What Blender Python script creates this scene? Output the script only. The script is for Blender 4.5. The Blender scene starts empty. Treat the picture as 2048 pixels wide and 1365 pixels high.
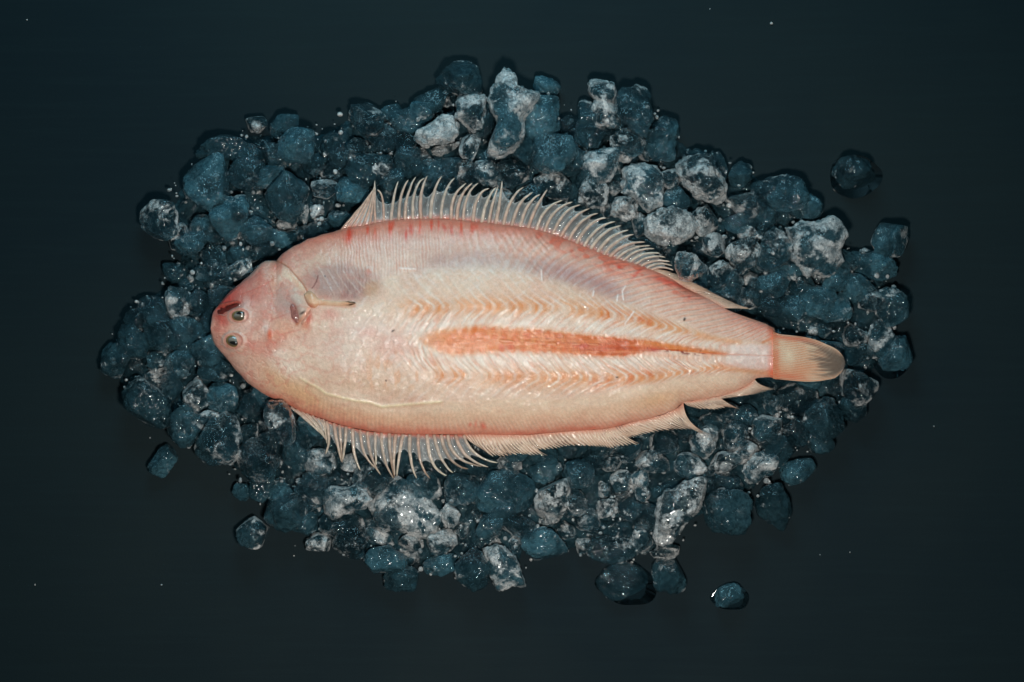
import bpy, math, random
import numpy as np

# ------------------------------------------------------------------ frame of reference
# the photograph is 2048 x 1365; one photograph pixel on the board is SC metres (fish about 35 cm long)
SC = 0.00028
LENS = 70.0
DP = 2048 * LENS / 36.0              # camera height above the board, in the same units
scene = bpy.context.scene
rnd = random.Random(11)

def P(x, y, z=0.0):
    """point at height z (units) seen at photo position x, y -> world metres"""
    k = (DP - z) / DP
    return ((x - 1024) * k * SC, -(y - 682.5) * k * SC, z * SC)

# ------------------------------------------------------------------ camera
cam_d = bpy.data.cameras.new('camera'); cam = bpy.data.objects.new('camera', cam_d)
scene.collection.objects.link(cam)
cam.location = (0, 0, DP * SC); cam.rotation_euler = (0, 0, 0)
cam_d.lens = LENS; cam_d.sensor_width = 36; cam_d.clip_start = 0.01; cam_d.clip_end = 50
scene.camera = cam

# ------------------------------------------------------------------ light
world = bpy.data.worlds.new('World'); scene.world = world; world.use_nodes = True
bg = world.node_tree.nodes['Background']
bg.inputs[0].default_value = (0.36, 0.74, 0.88, 1); bg.inputs[1].default_value = 0.065

def area(name, loc, target, size, power, color):
    d = bpy.data.lights.new(name, 'AREA'); d.shape = 'DISK'; d.size = size; d.energy = power; d.color = color
    o = bpy.data.objects.new(name, d); scene.collection.objects.link(o)
    o.location = loc
    v = [target[i] - loc[i] for i in range(3)]
    from mathutils import Vector
    o.rotation_euler = Vector(v).to_track_quat('-Z', 'Y').to_euler()
    return o
area('key_lamp', (0.02, -0.135, 0.63), (0.0, 0.0, 0.0), 0.075, 3.3, (1.0, 0.96, 0.905))
area('top_fill', (-0.06, 0.52, 0.42), (0, 0.18, 0), 0.34, 2.5, (0.42, 0.82, 0.98))  # added cool fill lamp that brightens the upper part of the board

scene.view_settings.view_transform = 'Standard'
scene.view_settings.look = 'None'
scene.view_settings.exposure = 0.0
scene.view_settings.gamma = 1.0
scene.render.engine = 'CYCLES'
scene.cycles.use_denoising = True
scene.cycles.max_bounces = 10
scene.cycles.transmission_bounces = 8
scene.cycles.transparent_max_bounces = 24
scene.cycles.diffuse_bounces = 3
scene.cycles.caustics_refractive = False
scene.cycles.caustics_reflective = False
scene.cycles.sample_clamp_indirect = 4.0

# ------------------------------------------------------------------ helpers
def S(r, g, b):
    f = lambda c: ((c / 255 + 0.055) / 1.055) ** 2.4 if c > 10 else c / 255 / 12.92
    return np.array([f(r), f(g), f(b)])

def hsh(ix, iy, iz, seed):
    h = (ix.astype(np.int64) * 374761393 + iy.astype(np.int64) * 668265263 + iz.astype(np.int64) * 2147483647 + seed * 974634777) & 0xffffffff
    h = ((h ^ (h >> 13)) * 1274126177) & 0xffffffff
    h = ((h ^ (h >> 16)) * 2246822519) & 0xffffffff
    return ((h ^ (h >> 15)) & 0xffffff) / float(0xffffff)

def noise3(x, y, z, seed=0):
    x, y, z = np.broadcast_arrays(np.asarray(x, float), np.asarray(y, float), np.asarray(z, float))
    xi, yi, zi = np.floor(x), np.floor(y), np.floor(z)
    fx, fy, fz = x - xi, y - yi, z - zi
    fx, fy, fz = [t * t * (3 - 2 * t) for t in (fx, fy, fz)]
    r = 0
    for dx in (0, 1):
        wx = fx if dx else 1 - fx
        for dy in (0, 1):
            wy = fy if dy else 1 - fy
            for dz in (0, 1):
                wz = fz if dz else 1 - fz
                r = r + wx * wy * wz * hsh(xi + dx, yi + dy, zi + dz, seed)
    return r

def noise2(x, y, seed=0):
    x, y = np.broadcast_arrays(np.asarray(x, float), np.asarray(y, float))
    xi, yi = np.floor(x), np.floor(y)
    fx, fy = x - xi, y - yi
    fx = fx * fx * (3 - 2 * fx); fy = fy * fy * (3 - 2 * fy)
    z = np.zeros_like(xi)
    return ((1 - fx) * (1 - fy) * hsh(xi, yi, z, seed) + fx * (1 - fy) * hsh(xi + 1, yi, z, seed)
            + (1 - fx) * fy * hsh(xi, yi + 1, z, seed) + fx * fy * hsh(xi + 1, yi + 1, z, seed))

def fbm2(x, y, seed=0, o=4):
    r = 0; a = 0.5; t = 0
    for k in range(o):
        r = r + a * noise2(x * 2 ** k + 7.3 * k, y * 2 ** k + 3.1 * k, seed + k); t += a; a *= 0.5
    return r / t

def sm(a, b, x):
    t = np.clip((x - a) / (b - a), 0, 1)
    return t * t * (3 - 2 * t)

def pchip(xs, ys, x):
    xs = np.asarray(xs, float); ys = np.asarray(ys, float)
    h = np.diff(xs); d = np.diff(ys) / h
    m = np.zeros_like(ys)
    for i in range(1, len(xs) - 1):
        if d[i - 1] * d[i] > 0:
            w1 = 2 * h[i] + h[i - 1]; w2 = h[i] + 2 * h[i - 1]
            m[i] = (w1 + w2) / (w1 / d[i - 1] + w2 / d[i])
    m[0] = d[0]; m[-1] = d[-1]
    x = np.clip(x, xs[0], xs[-1])
    i = np.clip(np.searchsorted(xs, x) - 1, 0, len(xs) - 2)
    t = (x - xs[i]) / h[i]
    return ((2 * t ** 3 - 3 * t ** 2 + 1) * ys[i] + (t ** 3 - 2 * t ** 2 + t) * h[i] * m[i]
            + (-2 * t ** 3 + 3 * t ** 2) * ys[i + 1] + (t ** 3 - t ** 2) * h[i] * m[i + 1])

def link(o, parent=None, label=None, cat=None, group=None, kind=None):
    scene.collection.objects.link(o)
    if parent is not None: o.parent = parent
    if label: o['label'] = label
    if cat: o['category'] = cat
    if group: o['group'] = group
    if kind: o['kind'] = kind
    return o

def mesh_np(name, V, F, mat, col=None, extra=None, smooth=True):
    """V (n,3), F (m,3|4) -> mesh datablock, colours in point attribute 'tint'"""
    V = np.asarray(V, np.float32); F = np.asarray(F, np.int32)
    me = bpy.data.meshes.new(name)
    n, m, k = len(V), len(F), F.shape[1]
    me.vertices.add(n); me.vertices.foreach_set('co', V.ravel())
    me.loops.add(m * k); me.loops.foreach_set('vertex_index', F.ravel())
    me.polygons.add(m); me.polygons.foreach_set('loop_start', np.arange(m, dtype=np.int32) * k)
    me.update(calc_edges=True)
    if smooth: me.polygons.foreach_set('use_smooth', np.ones(m, bool))
    if col is not None:
        a = me.attributes.new('tint', 'FLOAT_COLOR', 'POINT')
        c = np.ones((n, 4), np.float32); c[:, :3] = col
        a.data.foreach_set('color', c.ravel())
    for key, val in (extra or {}).items():
        a = me.attributes.new(key, 'FLOAT', 'POINT'); a.data.foreach_set('value', np.asarray(val, np.float32).ravel())
    me.materials.append(mat)
    me.update()
    return me

def world_pts(X, Y, Z):
    k = (DP - Z) / DP
    return np.stack([(X - 1024) * k * SC, -(Y - 682.5) * k * SC, Z * SC], -1)

def slab(X, Y, Zt, Zb):
    """closed slab from grids of (rows, cols); returns V, F, index of the top vertices"""
    r, c = X.shape
    T = world_pts(X, Y, Zt).reshape(-1, 3); B = world_pts(X, Y, Zb).reshape(-1, 3)
    idx = np.arange(r * c).reshape(r, c); q = idx + r * c
    top = np.stack([idx[:-1, :-1], idx[1:, :-1], idx[1:, 1:], idx[:-1, 1:]], -1).reshape(-1, 4)
    bot = np.stack([q[:-1, :-1], q[:-1, 1:], q[1:, 1:], q[1:, :-1]], -1).reshape(-1, 4)
    side = []
    ring = list(idx[0, :]) + list(idx[1:, -1]) + list(idx[-1, -2::-1]) + list(idx[-2:0:-1, 0])
    for a, b in zip(ring, ring[1:] + ring[:1]):
        side.append((a, b, b + r * c, a + r * c))
    return np.vstack([T, B]), np.vstack([top, bot, np.array(side)])

# ------------------------------------------------------------------ materials
class NT:
    def __init__(s, name):
        s.m = bpy.data.materials.new(name); s.m.use_nodes = True
        s.t = s.m.node_tree; s.t.nodes.clear()
        s.out = s.n('ShaderNodeOutputMaterial')
    def n(s, typ, **kw):
        nd = s.t.nodes.new(typ)
        for k, v in kw.items():
            if k.startswith('_'): setattr(nd, k[1:], v)
            else:
                nd.inputs[k.replace('__', ' ')].default_value = v
        return nd
    def l(s, a, b): s.t.links.new(a, b)
    def math(s, op, a, b=None, clamp=False):
        nd = s.t.nodes.new('ShaderNodeMath'); nd.operation = op; nd.use_clamp = clamp
        for i, v in enumerate((a, b)):
            if v is None: continue
            if isinstance(v, (int, float)): nd.inputs[i].default_value = v
            else: s.l(v, nd.inputs[i])
        return nd.outputs[0]
    def ramp(s, v, lo, hi, a=0.0, b=1.0):
        nd = s.t.nodes.new('ShaderNodeMapRange'); nd.interpolation_type = 'SMOOTHSTEP'
        s.l(v, nd.inputs[0])
        for i, q in zip((1, 2, 3, 4), (lo, hi, a, b)): nd.inputs[i].default_value = q
        return nd.outputs[0]
    def mixc(s, f, a, b):
        nd = s.t.nodes.new('ShaderNodeMix'); nd.data_type = 'RGBA'
        if isinstance(f, (int, float)): nd.inputs[0].default_value = f
        else: s.l(f, nd.inputs[0])
        for i, v in ((6, a), (7, b)):
            if isinstance(v, (tuple, list, np.ndarray)): nd.inputs[i].default_value = (*[float(q) for q in v[:3]], 1)
            else: s.l(v, nd.inputs[i])
        return nd.outputs[2]
    def mixs(s, f, a, b):
        nd = s.t.nodes.new('ShaderNodeMixShader')
        if isinstance(f, (int, float)): nd.inputs[0].default_value = f
        else: s.l(f, nd.inputs[0])
        s.l(a, nd.inputs[1]); s.l(b, nd.inputs[2])
        return nd.outputs[0]

def noise_node(t, vec, scale, detail=2.0, rough=0.5, dist=0.0):
    nd = t.n('ShaderNodeTexNoise', Scale=scale, Detail=detail, Roughness=rough, Distortion=dist)
    t.l(vec, nd.inputs['Vector']); return nd.outputs[0]

def crystal_normal(t, vec, scale, amount, mask=None):
    """small flat crystal faces, each tilted its own way, so that some of them flash"""
    vo = t.n('ShaderNodeTexVoronoi', Scale=scale); t.l(vec, vo.inputs['Vector'])
    c = t.n('ShaderNodeVectorMath', _operation='SUBTRACT'); t.l(vo.outputs['Color'], c.inputs[0]); c.inputs[1].default_value = (0.5, 0.5, 0.5)
    k = t.n('ShaderNodeVectorMath', _operation='SCALE'); t.l(c.outputs[0], k.inputs[0])
    if mask is None: k.inputs['Scale'].default_value = amount
    else: t.l(t.math('MULTIPLY', mask, amount), k.inputs['Scale'])
    g = t.n('ShaderNodeNewGeometry')
    a = t.n('ShaderNodeVectorMath', _operation='ADD'); t.l(g.outputs['Normal'], a.inputs[0]); t.l(k.outputs[0], a.inputs[1])
    nn = t.n('ShaderNodeVectorMath', _operation='NORMALIZE'); t.l(a.outputs[0], nn.inputs[0])
    return nn.outputs[0]

def mat_board():
    t = NT('painted_board')
    co = t.n('ShaderNodeTexCoord').outputs['Object']
    mp = t.n('ShaderNodeMapping'); mp.inputs['Scale'].default_value = (14, 260, 40); t.l(co, mp.inputs[0])
    grain = noise_node(t, mp.outputs[0], 1.0, 4, 0.6, 0.4)
    big = noise_node(t, co, 3.6, 4, 0.55)
    fine = noise_node(t, co, 900.0, 2, 0.7)
    c = t.mixc(t.ramp(big, 0.3, 0.72), S(12, 27, 30), S(6, 23, 29))
    c = t.mixc(t.ramp(grain, 0.42, 0.75, 0, 0.25), c, S(15, 32, 36))
    c = t.mixc(t.ramp(fine, 0.66, 0.8, 0, 0.25), c, S(46, 56, 58))
    b = t.n('ShaderNodeBsdfPrincipled')
    t.l(c, b.inputs['Base Color'])
    t.l(t.ramp(big, 0.3, 0.7, 0.62, 0.72), b.inputs['Roughness'])
    b.inputs['Specular IOR Level'].default_value = 0.12
    bp = t.n('ShaderNodeBump', Strength=0.35, Distance=0.0003)
    t.l(t.math('ADD', t.math('MULTIPLY', grain, 0.6), t.math('MULTIPLY', fine, 0.5)), bp.inputs['Height'])
    t.l(bp.outputs[0], b.inputs['Normal'])
    t.l(b.outputs[0], t.out.inputs[0])
    return t.m

def mat_ice():
    """object colour: R = frost, G = body (how milky blue), B = random"""
    t = NT('ice')
    oi = t.n('ShaderNodeObjectInfo')
    sep = t.n('ShaderNodeSeparateColor'); t.l(oi.outputs['Color'], sep.inputs[0])
    frost, body, rn = sep.outputs[0], sep.outputs[1], sep.outputs[2]
    co = t.n('ShaderNodeTexCoord').outputs['Object']
    off = t.n('ShaderNodeVectorMath', _operation='ADD'); t.l(co, off.inputs[0]); t.l(oi.outputs['Random'], off.inputs[1])
    v = off.outputs[0]
    patch = noise_node(t, v, 85.0, 3, 0.6, 0.5)
    mid = noise_node(t, v, 420.0, 3, 0.65, 0.6)
    fine = noise_node(t, v, 1300.0, 2, 0.75)
    lump = noise_node(t, v, 210.0, 2, 0.5)
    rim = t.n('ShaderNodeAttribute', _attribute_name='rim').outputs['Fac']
    # frost: patches, a waist painted pale for refracted light, broken up by fine crystals
    a = t.math('ADD', t.math('MULTIPLY', frost, 1.25), t.math('MULTIPLY', t.math('SUBTRACT', patch, 0.5), 3.4))
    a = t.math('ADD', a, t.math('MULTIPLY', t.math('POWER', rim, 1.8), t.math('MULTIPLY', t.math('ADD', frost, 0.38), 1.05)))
    a = t.math('ADD', a, t.math('MULTIPLY', t.math('SUBTRACT', mid, 0.5), 1.1))
    a = t.ramp(a, 0.60, 1.12)
    a = t.math('MULTIPLY', a, t.ramp(fine, 0.34, 0.58, 0.55, 1.0))
    bump1 = t.n('ShaderNodeBump', Strength=0.6, Distance=0.0010)
    t.l(t.math('ADD', t.math('MULTIPLY', mid, 0.5), t.math('MULTIPLY', lump, 1.4)), bump1.inputs['Height'])
    t.l(crystal_normal(t, v, 1000.0, 0.5), bump1.inputs['Normal'])
    glass = t.n('ShaderNodeBsdfPrincipled', Roughness=0.05, IOR=1.31)
    glass.inputs['Transmission Weight'].default_value = 1.0
    glass.inputs['Base Color'].default_value = (0.80, 0.95, 1.0, 1)
    t.l(bump1.outputs[0], glass.inputs['Normal'])
    clear = t.n('ShaderNodeBsdfTransparent', Color=(0.72, 0.88, 0.93, 1))
    gl = t.mixs(0.40, glass.outputs[0], clear.outputs[0])
    milk = t.n('ShaderNodeBsdfPrincipled', Roughness=0.06, IOR=1.33)
    mc = t.mixc(t.ramp(mid, 0.3, 0.7), (0.020, 0.058, 0.076), (0.050, 0.122, 0.150))
    hv = t.n('ShaderNodeHueSaturation'); t.l(mc, hv.inputs['Color']); t.l(t.ramp(rn, 0.0, 1.0, 0.45, 1.35), hv.inputs['Value'])
    t.l(hv.outputs[0], milk.inputs['Base Color'])
    t.l(bump1.outputs[0], milk.inputs['Normal'])
    cloud = noise_node(t, v, 70.0, 3, 0.5)
    sh = t.mixs(t.math('MULTIPLY', body, t.ramp(cloud, 0.32, 0.66, 0.2, 0.78)), gl, milk.outputs[0])
    fr = t.n('ShaderNodeBsdfPrincipled', Roughness=0.30, IOR=1.31)
    grain = noise_node(t, v, 800.0, 3, 0.8)
    big = noise_node(t, v, 150.0, 3, 0.6, 0.8)
    fc = t.mixc(t.ramp(grain, 0.28, 0.68), (0.32, 0.335, 0.34), (0.70, 0.68, 0.65))
    fc = t.mixc(t.ramp(big, 0.36, 0.60, 0.65, 0.0), fc, (0.13, 0.175, 0.19))
    t.l(fc, fr.inputs['Base Color'])
    fr.inputs['Subsurface Weight'].default_value = 0.0
    bump2 = t.n('ShaderNodeBump', Strength=0.7, Distance=0.0012)
    t.l(t.math('ADD', mid, t.math('MULTIPLY', fine, 0.6)), bump2.inputs['Height']); t.l(bump2.outputs[0], fr.inputs['Normal'])
    fr.inputs['Coat Weight'].default_value = 0.7; fr.inputs['Coat Roughness'].default_value = 0.06
    t.l(crystal_normal(t, v, 1300.0, 0.6), fr.inputs['Coat Normal'])
    sh = t.mixs(t.math('MULTIPLY', a, t.ramp(lump, 0.3, 0.6, 0.45, 0.90)), sh, fr.outputs[0])
    t.l(sh, t.out.inputs[0])
    return t.m

def mat_flesh(name, sss=0.10, rough=0.48, coat=0.45, bump=0.75, spec_scale=420.0, alpha=None):
    t = NT(name)
    at = t.n('ShaderNodeAttribute', _attribute_name='tint')
    co = t.n('ShaderNodeTexCoord').outputs['Object']
    n1 = noise_node(t, co, spec_scale, 3, 0.6, 0.3)
    n2 = noise_node(t, co, 1800.0, 2, 0.6)
    n3 = noise_node(t, co, 130.0, 2, 0.5)
    b = t.n('ShaderNodeBsdfPrincipled')
    hv = t.n('ShaderNodeHueSaturation'); t.l(at.outputs['Color'], hv.inputs['Color'])
    t.l(t.ramp(n2, 0.2, 0.8, 0.90, 1.08), hv.inputs['Value'])
    t.l(hv.outputs[0], b.inputs['Base Color'])
    b.inputs['Roughness'].default_value = rough
    b.inputs['Subsurface Weight'].default_value = sss
    b.inputs['Subsurface Scale'].default_value = 0.002
    b.inputs['Subsurface Radius'].default_value = (1.0, 0.45, 0.3)
    b.inputs['Coat Weight'].default_value = coat
    b.inputs['Coat Roughness'].default_value = 0.05
    b.inputs['Specular IOR Level'].default_value = 0.2
    h = t.math('ADD', t.math('MULTIPLY', n1, 1.0), t.math('MULTIPLY', n3, 0.9))
    h = t.math('ADD', h, t.math('MULTIPLY', n2, 0.12))
    bp = t.n('ShaderNodeBump', Strength=bump, Distance=0.0007)
    t.l(h, bp.inputs['Height'])
    t.l(crystal_normal(t, co, 620.0, 0.26, t.ramp(n3, 0.48, 0.66)), bp.inputs['Normal'])
    t.l(bp.outputs[0], b.inputs['Coat Normal'])
    bp2 = t.n('ShaderNodeBump', Strength=bump * 0.5, Distance=0.0008)
    t.l(h, bp2.inputs['Height']); t.l(bp2.outputs[0], b.inputs['Normal'])
    res = b.outputs[0]
    if name == 'fin_ray':
        tr = t.n('ShaderNodeBsdfTransparent'); res = t.mixs(t.ramp(n1, 0.3, 0.7, 0.5, 0.88), tr.outputs[0], res)
    if alpha is not None:
        tr = t.n('ShaderNodeBsdfTransparent')
        aa = t.n('ShaderNodeAttribute', _attribute_name='cover').outputs['Fac']
        res = t.mixs(aa, tr.outputs[0], res)
    t.l(res, t.out.inputs[0])
    return t.m

def mat_plain(name, color, rough, coat=0.0):
    t = NT(name)
    co = t.n('ShaderNodeTexCoord').outputs['Object']
    n = noise_node(t, co, 700.0, 3, 0.6)
    b = t.n('ShaderNodeBsdfPrincipled', Roughness=rough)
    c = np.asarray(color, float)
    t.l(t.mixc(t.ramp(n, 0.3, 0.7), c * 0.75, np.minimum(c * 1.25, 1)), b.inputs['Base Color'])
    b.inputs['Coat Weight'].default_value = coat; b.inputs['Coat Roughness'].default_value = 0.05
    t.l(b.outputs[0], t.out.inputs[0])
    return t.m

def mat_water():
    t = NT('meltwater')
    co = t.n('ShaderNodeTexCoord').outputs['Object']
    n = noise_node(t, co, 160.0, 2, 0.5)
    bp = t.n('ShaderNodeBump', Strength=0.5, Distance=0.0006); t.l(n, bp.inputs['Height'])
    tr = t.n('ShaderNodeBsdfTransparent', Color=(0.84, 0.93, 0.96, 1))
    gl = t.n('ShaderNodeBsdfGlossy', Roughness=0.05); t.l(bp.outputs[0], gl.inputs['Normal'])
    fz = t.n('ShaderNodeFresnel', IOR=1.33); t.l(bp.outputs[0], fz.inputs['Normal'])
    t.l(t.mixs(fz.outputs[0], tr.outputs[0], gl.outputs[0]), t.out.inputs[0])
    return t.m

M_board = mat_board(); M_ice = mat_ice(); M_water = mat_water()
M_body = mat_flesh('fish_flesh'); M_ray = mat_flesh('fin_ray', 0.05, 0.35, 0.6, 0.4)
M_fin = mat_flesh('fin_skin', 0.0, 0.35, 0.9, 0.6, 500.0, alpha=True)

# ------------------------------------------------------------------ the board
def build_board():
    n = 40
    xs = np.linspace(-1.0, 1.0, n); ys = np.linspace(-0.8, 0.8, n)
    X, Y = np.meshgrid(xs, ys)
    T = np.stack([X, Y, np.zeros_like(X)], -1).reshape(-1, 3)
    B = T + [0, 0, -0.02]
    idx = np.arange(n * n).reshape(n, n); q = idx + n * n
    top = np.stack([idx[:-1, :-1], idx[:-1, 1:], idx[1:, 1:], idx[1:, :-1]], -1).reshape(-1, 4)
    bot = np.stack([q[:-1, :-1], q[1:, :-1], q[1:, 1:], q[:-1, 1:]], -1).reshape(-1, 4)
    ring = list(idx[0, :]) + list(idx[1:, -1]) + list(idx[-1, -2::-1]) + list(idx[-2:0:-1, 0])
    side = [(b, a, a + n * n, b + n * n) for a, b in zip(ring, ring[1:] + ring[:1])]
    me = mesh_np('tabletop', np.vstack([T, B]), np.vstack([top, bot, np.array(side)]), M_board, smooth=False)
    link(bpy.data.objects.new('tabletop', me), kind='structure', label='dark teal painted board under the ice')
build_board()
# ------------------------------------------------------------------ the fish
ZB = 60.0     # height of the body's rim (it lies on the ice)
X0, X1 = 421.3, 1553.0
TOP = [(421.3, 655), (421.8, 647), (425, 627.6), (430, 619), (439, 608), (455.7, 588.6), (478, 569), (497.5, 552.4), (511, 538.5),
       (522.5, 527), (530, 523.5), (539, 522), (547, 521.5), (552, 522.2), (556, 517.6), (567, 506.5), (581, 496.7), (600.5, 487), (614.5, 480), (640, 471), (665, 465),
       (693, 456), (737, 449.7), (759, 444), (792, 439.7), (858, 437.5), (924, 441), (990, 447.5), (1055.6, 455.5), (1110, 470),
       (1154, 487), (1187, 500), (1220, 513.6), (1264, 525.6), (1307, 541), (1340, 556), (1370, 575), (1417, 598), (1452, 618),
       (1499, 638), (1534, 650), (1546, 659), (1553, 668)]
BOT = [(421.3, 655), (421.8, 665), (424, 676), (432, 693), (442, 705), (455.7, 719.6), (478, 747), (497.5, 767), (522.6, 784.6), (539, 793.5), (560, 803),
       (581.5, 813), (603, 824), (624.4, 831), (646, 838.7), (667.4, 846), (689, 852.2), (721, 859), (775, 867), (839, 869.5), (903.7, 869.7),
       (968, 869.3), (998, 870.5), (1041, 870.7), (1092, 866.8), (1143.6, 862.5), (1184.6, 860.5), (1225.6, 855.4), (1256, 847.5),
       (1287, 841), (1318, 831.8), (1348.6, 820.5), (1366, 806), (1400, 800), (1438, 793), (1470, 783), (1500, 768), (1515, 757), (1535, 755.5), (1553, 759)]
def _w(x): return np.sqrt(np.maximum(np.asarray(x, float) - X0, 0))
def ytop(x): return pchip(_w([p[0] for p in TOP]), [p[1] for p in TOP], _w(x))
def ybot(x): return pchip(_w([p[0] for p in BOT]), [p[1] for p in BOT], _w(x))
def curve(pts): 
    xs = [p[0] for p in pts]; ys = [p[1] for p in pts]
    return lambda x: pchip(xs, ys, np.asarray(x, float))
ymid = curve([(421, 655), (560, 676), (700, 676), (803, 678), (910, 682), (1000, 684), (1082, 686), (1200, 690), (1315, 700), (1420, 707), (1553, 714)])
ybu = curve([(421, 600), (600, 600), (700, 600), (760, 562), (860, 541), (960, 536), (1060, 549), (1130, 566), (1200, 588), (1272, 614), (1358, 645), (1422, 668), (1476, 681), (1553, 684)])
ybl = curve([(421, 700), (520, 730), (620, 768), (652, 787), (710, 802), (764, 812), (818, 809), (882, 804), (1000, 797), (1082, 798), (1143, 796), (1205, 790), (1229, 783), (1315, 768), (1379, 753), (1465, 748), (1553, 746)])
yru = curve([(421, 640), (780, 622), (820, 618), (1000, 614), (1150, 620), (1250, 636), (1320, 651), (1400, 668), (1480, 678), (1553, 690)])
yrl = curve([(421, 740), (800, 745), (880, 750), (1000, 753), (1200, 757), (1300, 755), (1360, 746), (1450, 736), (1553, 738)])
s_up = curve([(421, 0), (832, 2), (845, 14), (880, 22), (920, 29), (960, 34), (1010, 31), (1060, 30), (1110, 27), (1160, 22), (1200, 19), (1250, 18), (1290, 19), (1330, 16), (1370, 12), (1420, 7), (1500, 2), (1553, 0)])
s_dn = curve([(421, 0), (832, 2), (850, 12), (880, 26), (905, 31), (960, 26), (1010, 22), (1060, 22), (1110, 23), (1150, 25), (1200, 26), (1240, 23), (1285, 9), (1310, 5), (1360, 2), (1553, 0)])

def gb(X, Y, cx, cy, rx, ry, rot=0, p=2.0):
    c, s = math.cos(math.radians(rot)), math.sin(math.radians(rot))
    dx, dy = X - cx, Y - cy
    u = (dx * c + dy * s) / rx; v = (-dx * s + dy * c) / ry
    return np.exp(-(u * u + v * v) ** (p / 2))

def seg(X, Y, pts, w):
    """soft band along a polyline"""
    best = np.full(X.shape, 1e9)
    for (x0, y0), (x1, y1) in zip(pts, pts[1:]):
        dx, dy = x1 - x0, y1 - y0
        t = np.clip(((X - x0) * dx + (Y - y0) * dy) / (dx * dx + dy * dy), 0, 1)
        best = np.minimum(best, (X - x0 - t * dx) ** 2 + (Y - y0 - t * dy) ** 2)
    return np.exp(-best / (w * w))

def seg_side(X, Y, pts):
    """signed distance: positive to the right of the travel direction (image axes)"""
    best = np.full(X.shape, 1e9); sg = np.zeros(X.shape)
    for (x0, y0), (x1, y1) in zip(pts, pts[1:]):
        dx, dy = x1 - x0, y1 - y0
        t = np.clip(((X - x0) * dx + (Y - y0) * dy) / (dx * dx + dy * dy), 0, 1)
        d = (X - x0 - t * dx) ** 2 + (Y - y0 - t * dy) ** 2
        s = np.sign(dx * (Y - y0) - dy * (X - x0))
        m = d < best
        best = np.where(m, d, best); sg = np.where(m, s, sg)
    return np.sqrt(best) * sg

GILL = [(540, 505), (552, 522), (566, 528), (578, 536), (595, 555), (605, 567), (611.7, 577.5), (616, 588), (617, 602), (620, 613.7), (612, 626), (604, 640), (595, 652)]

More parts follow.
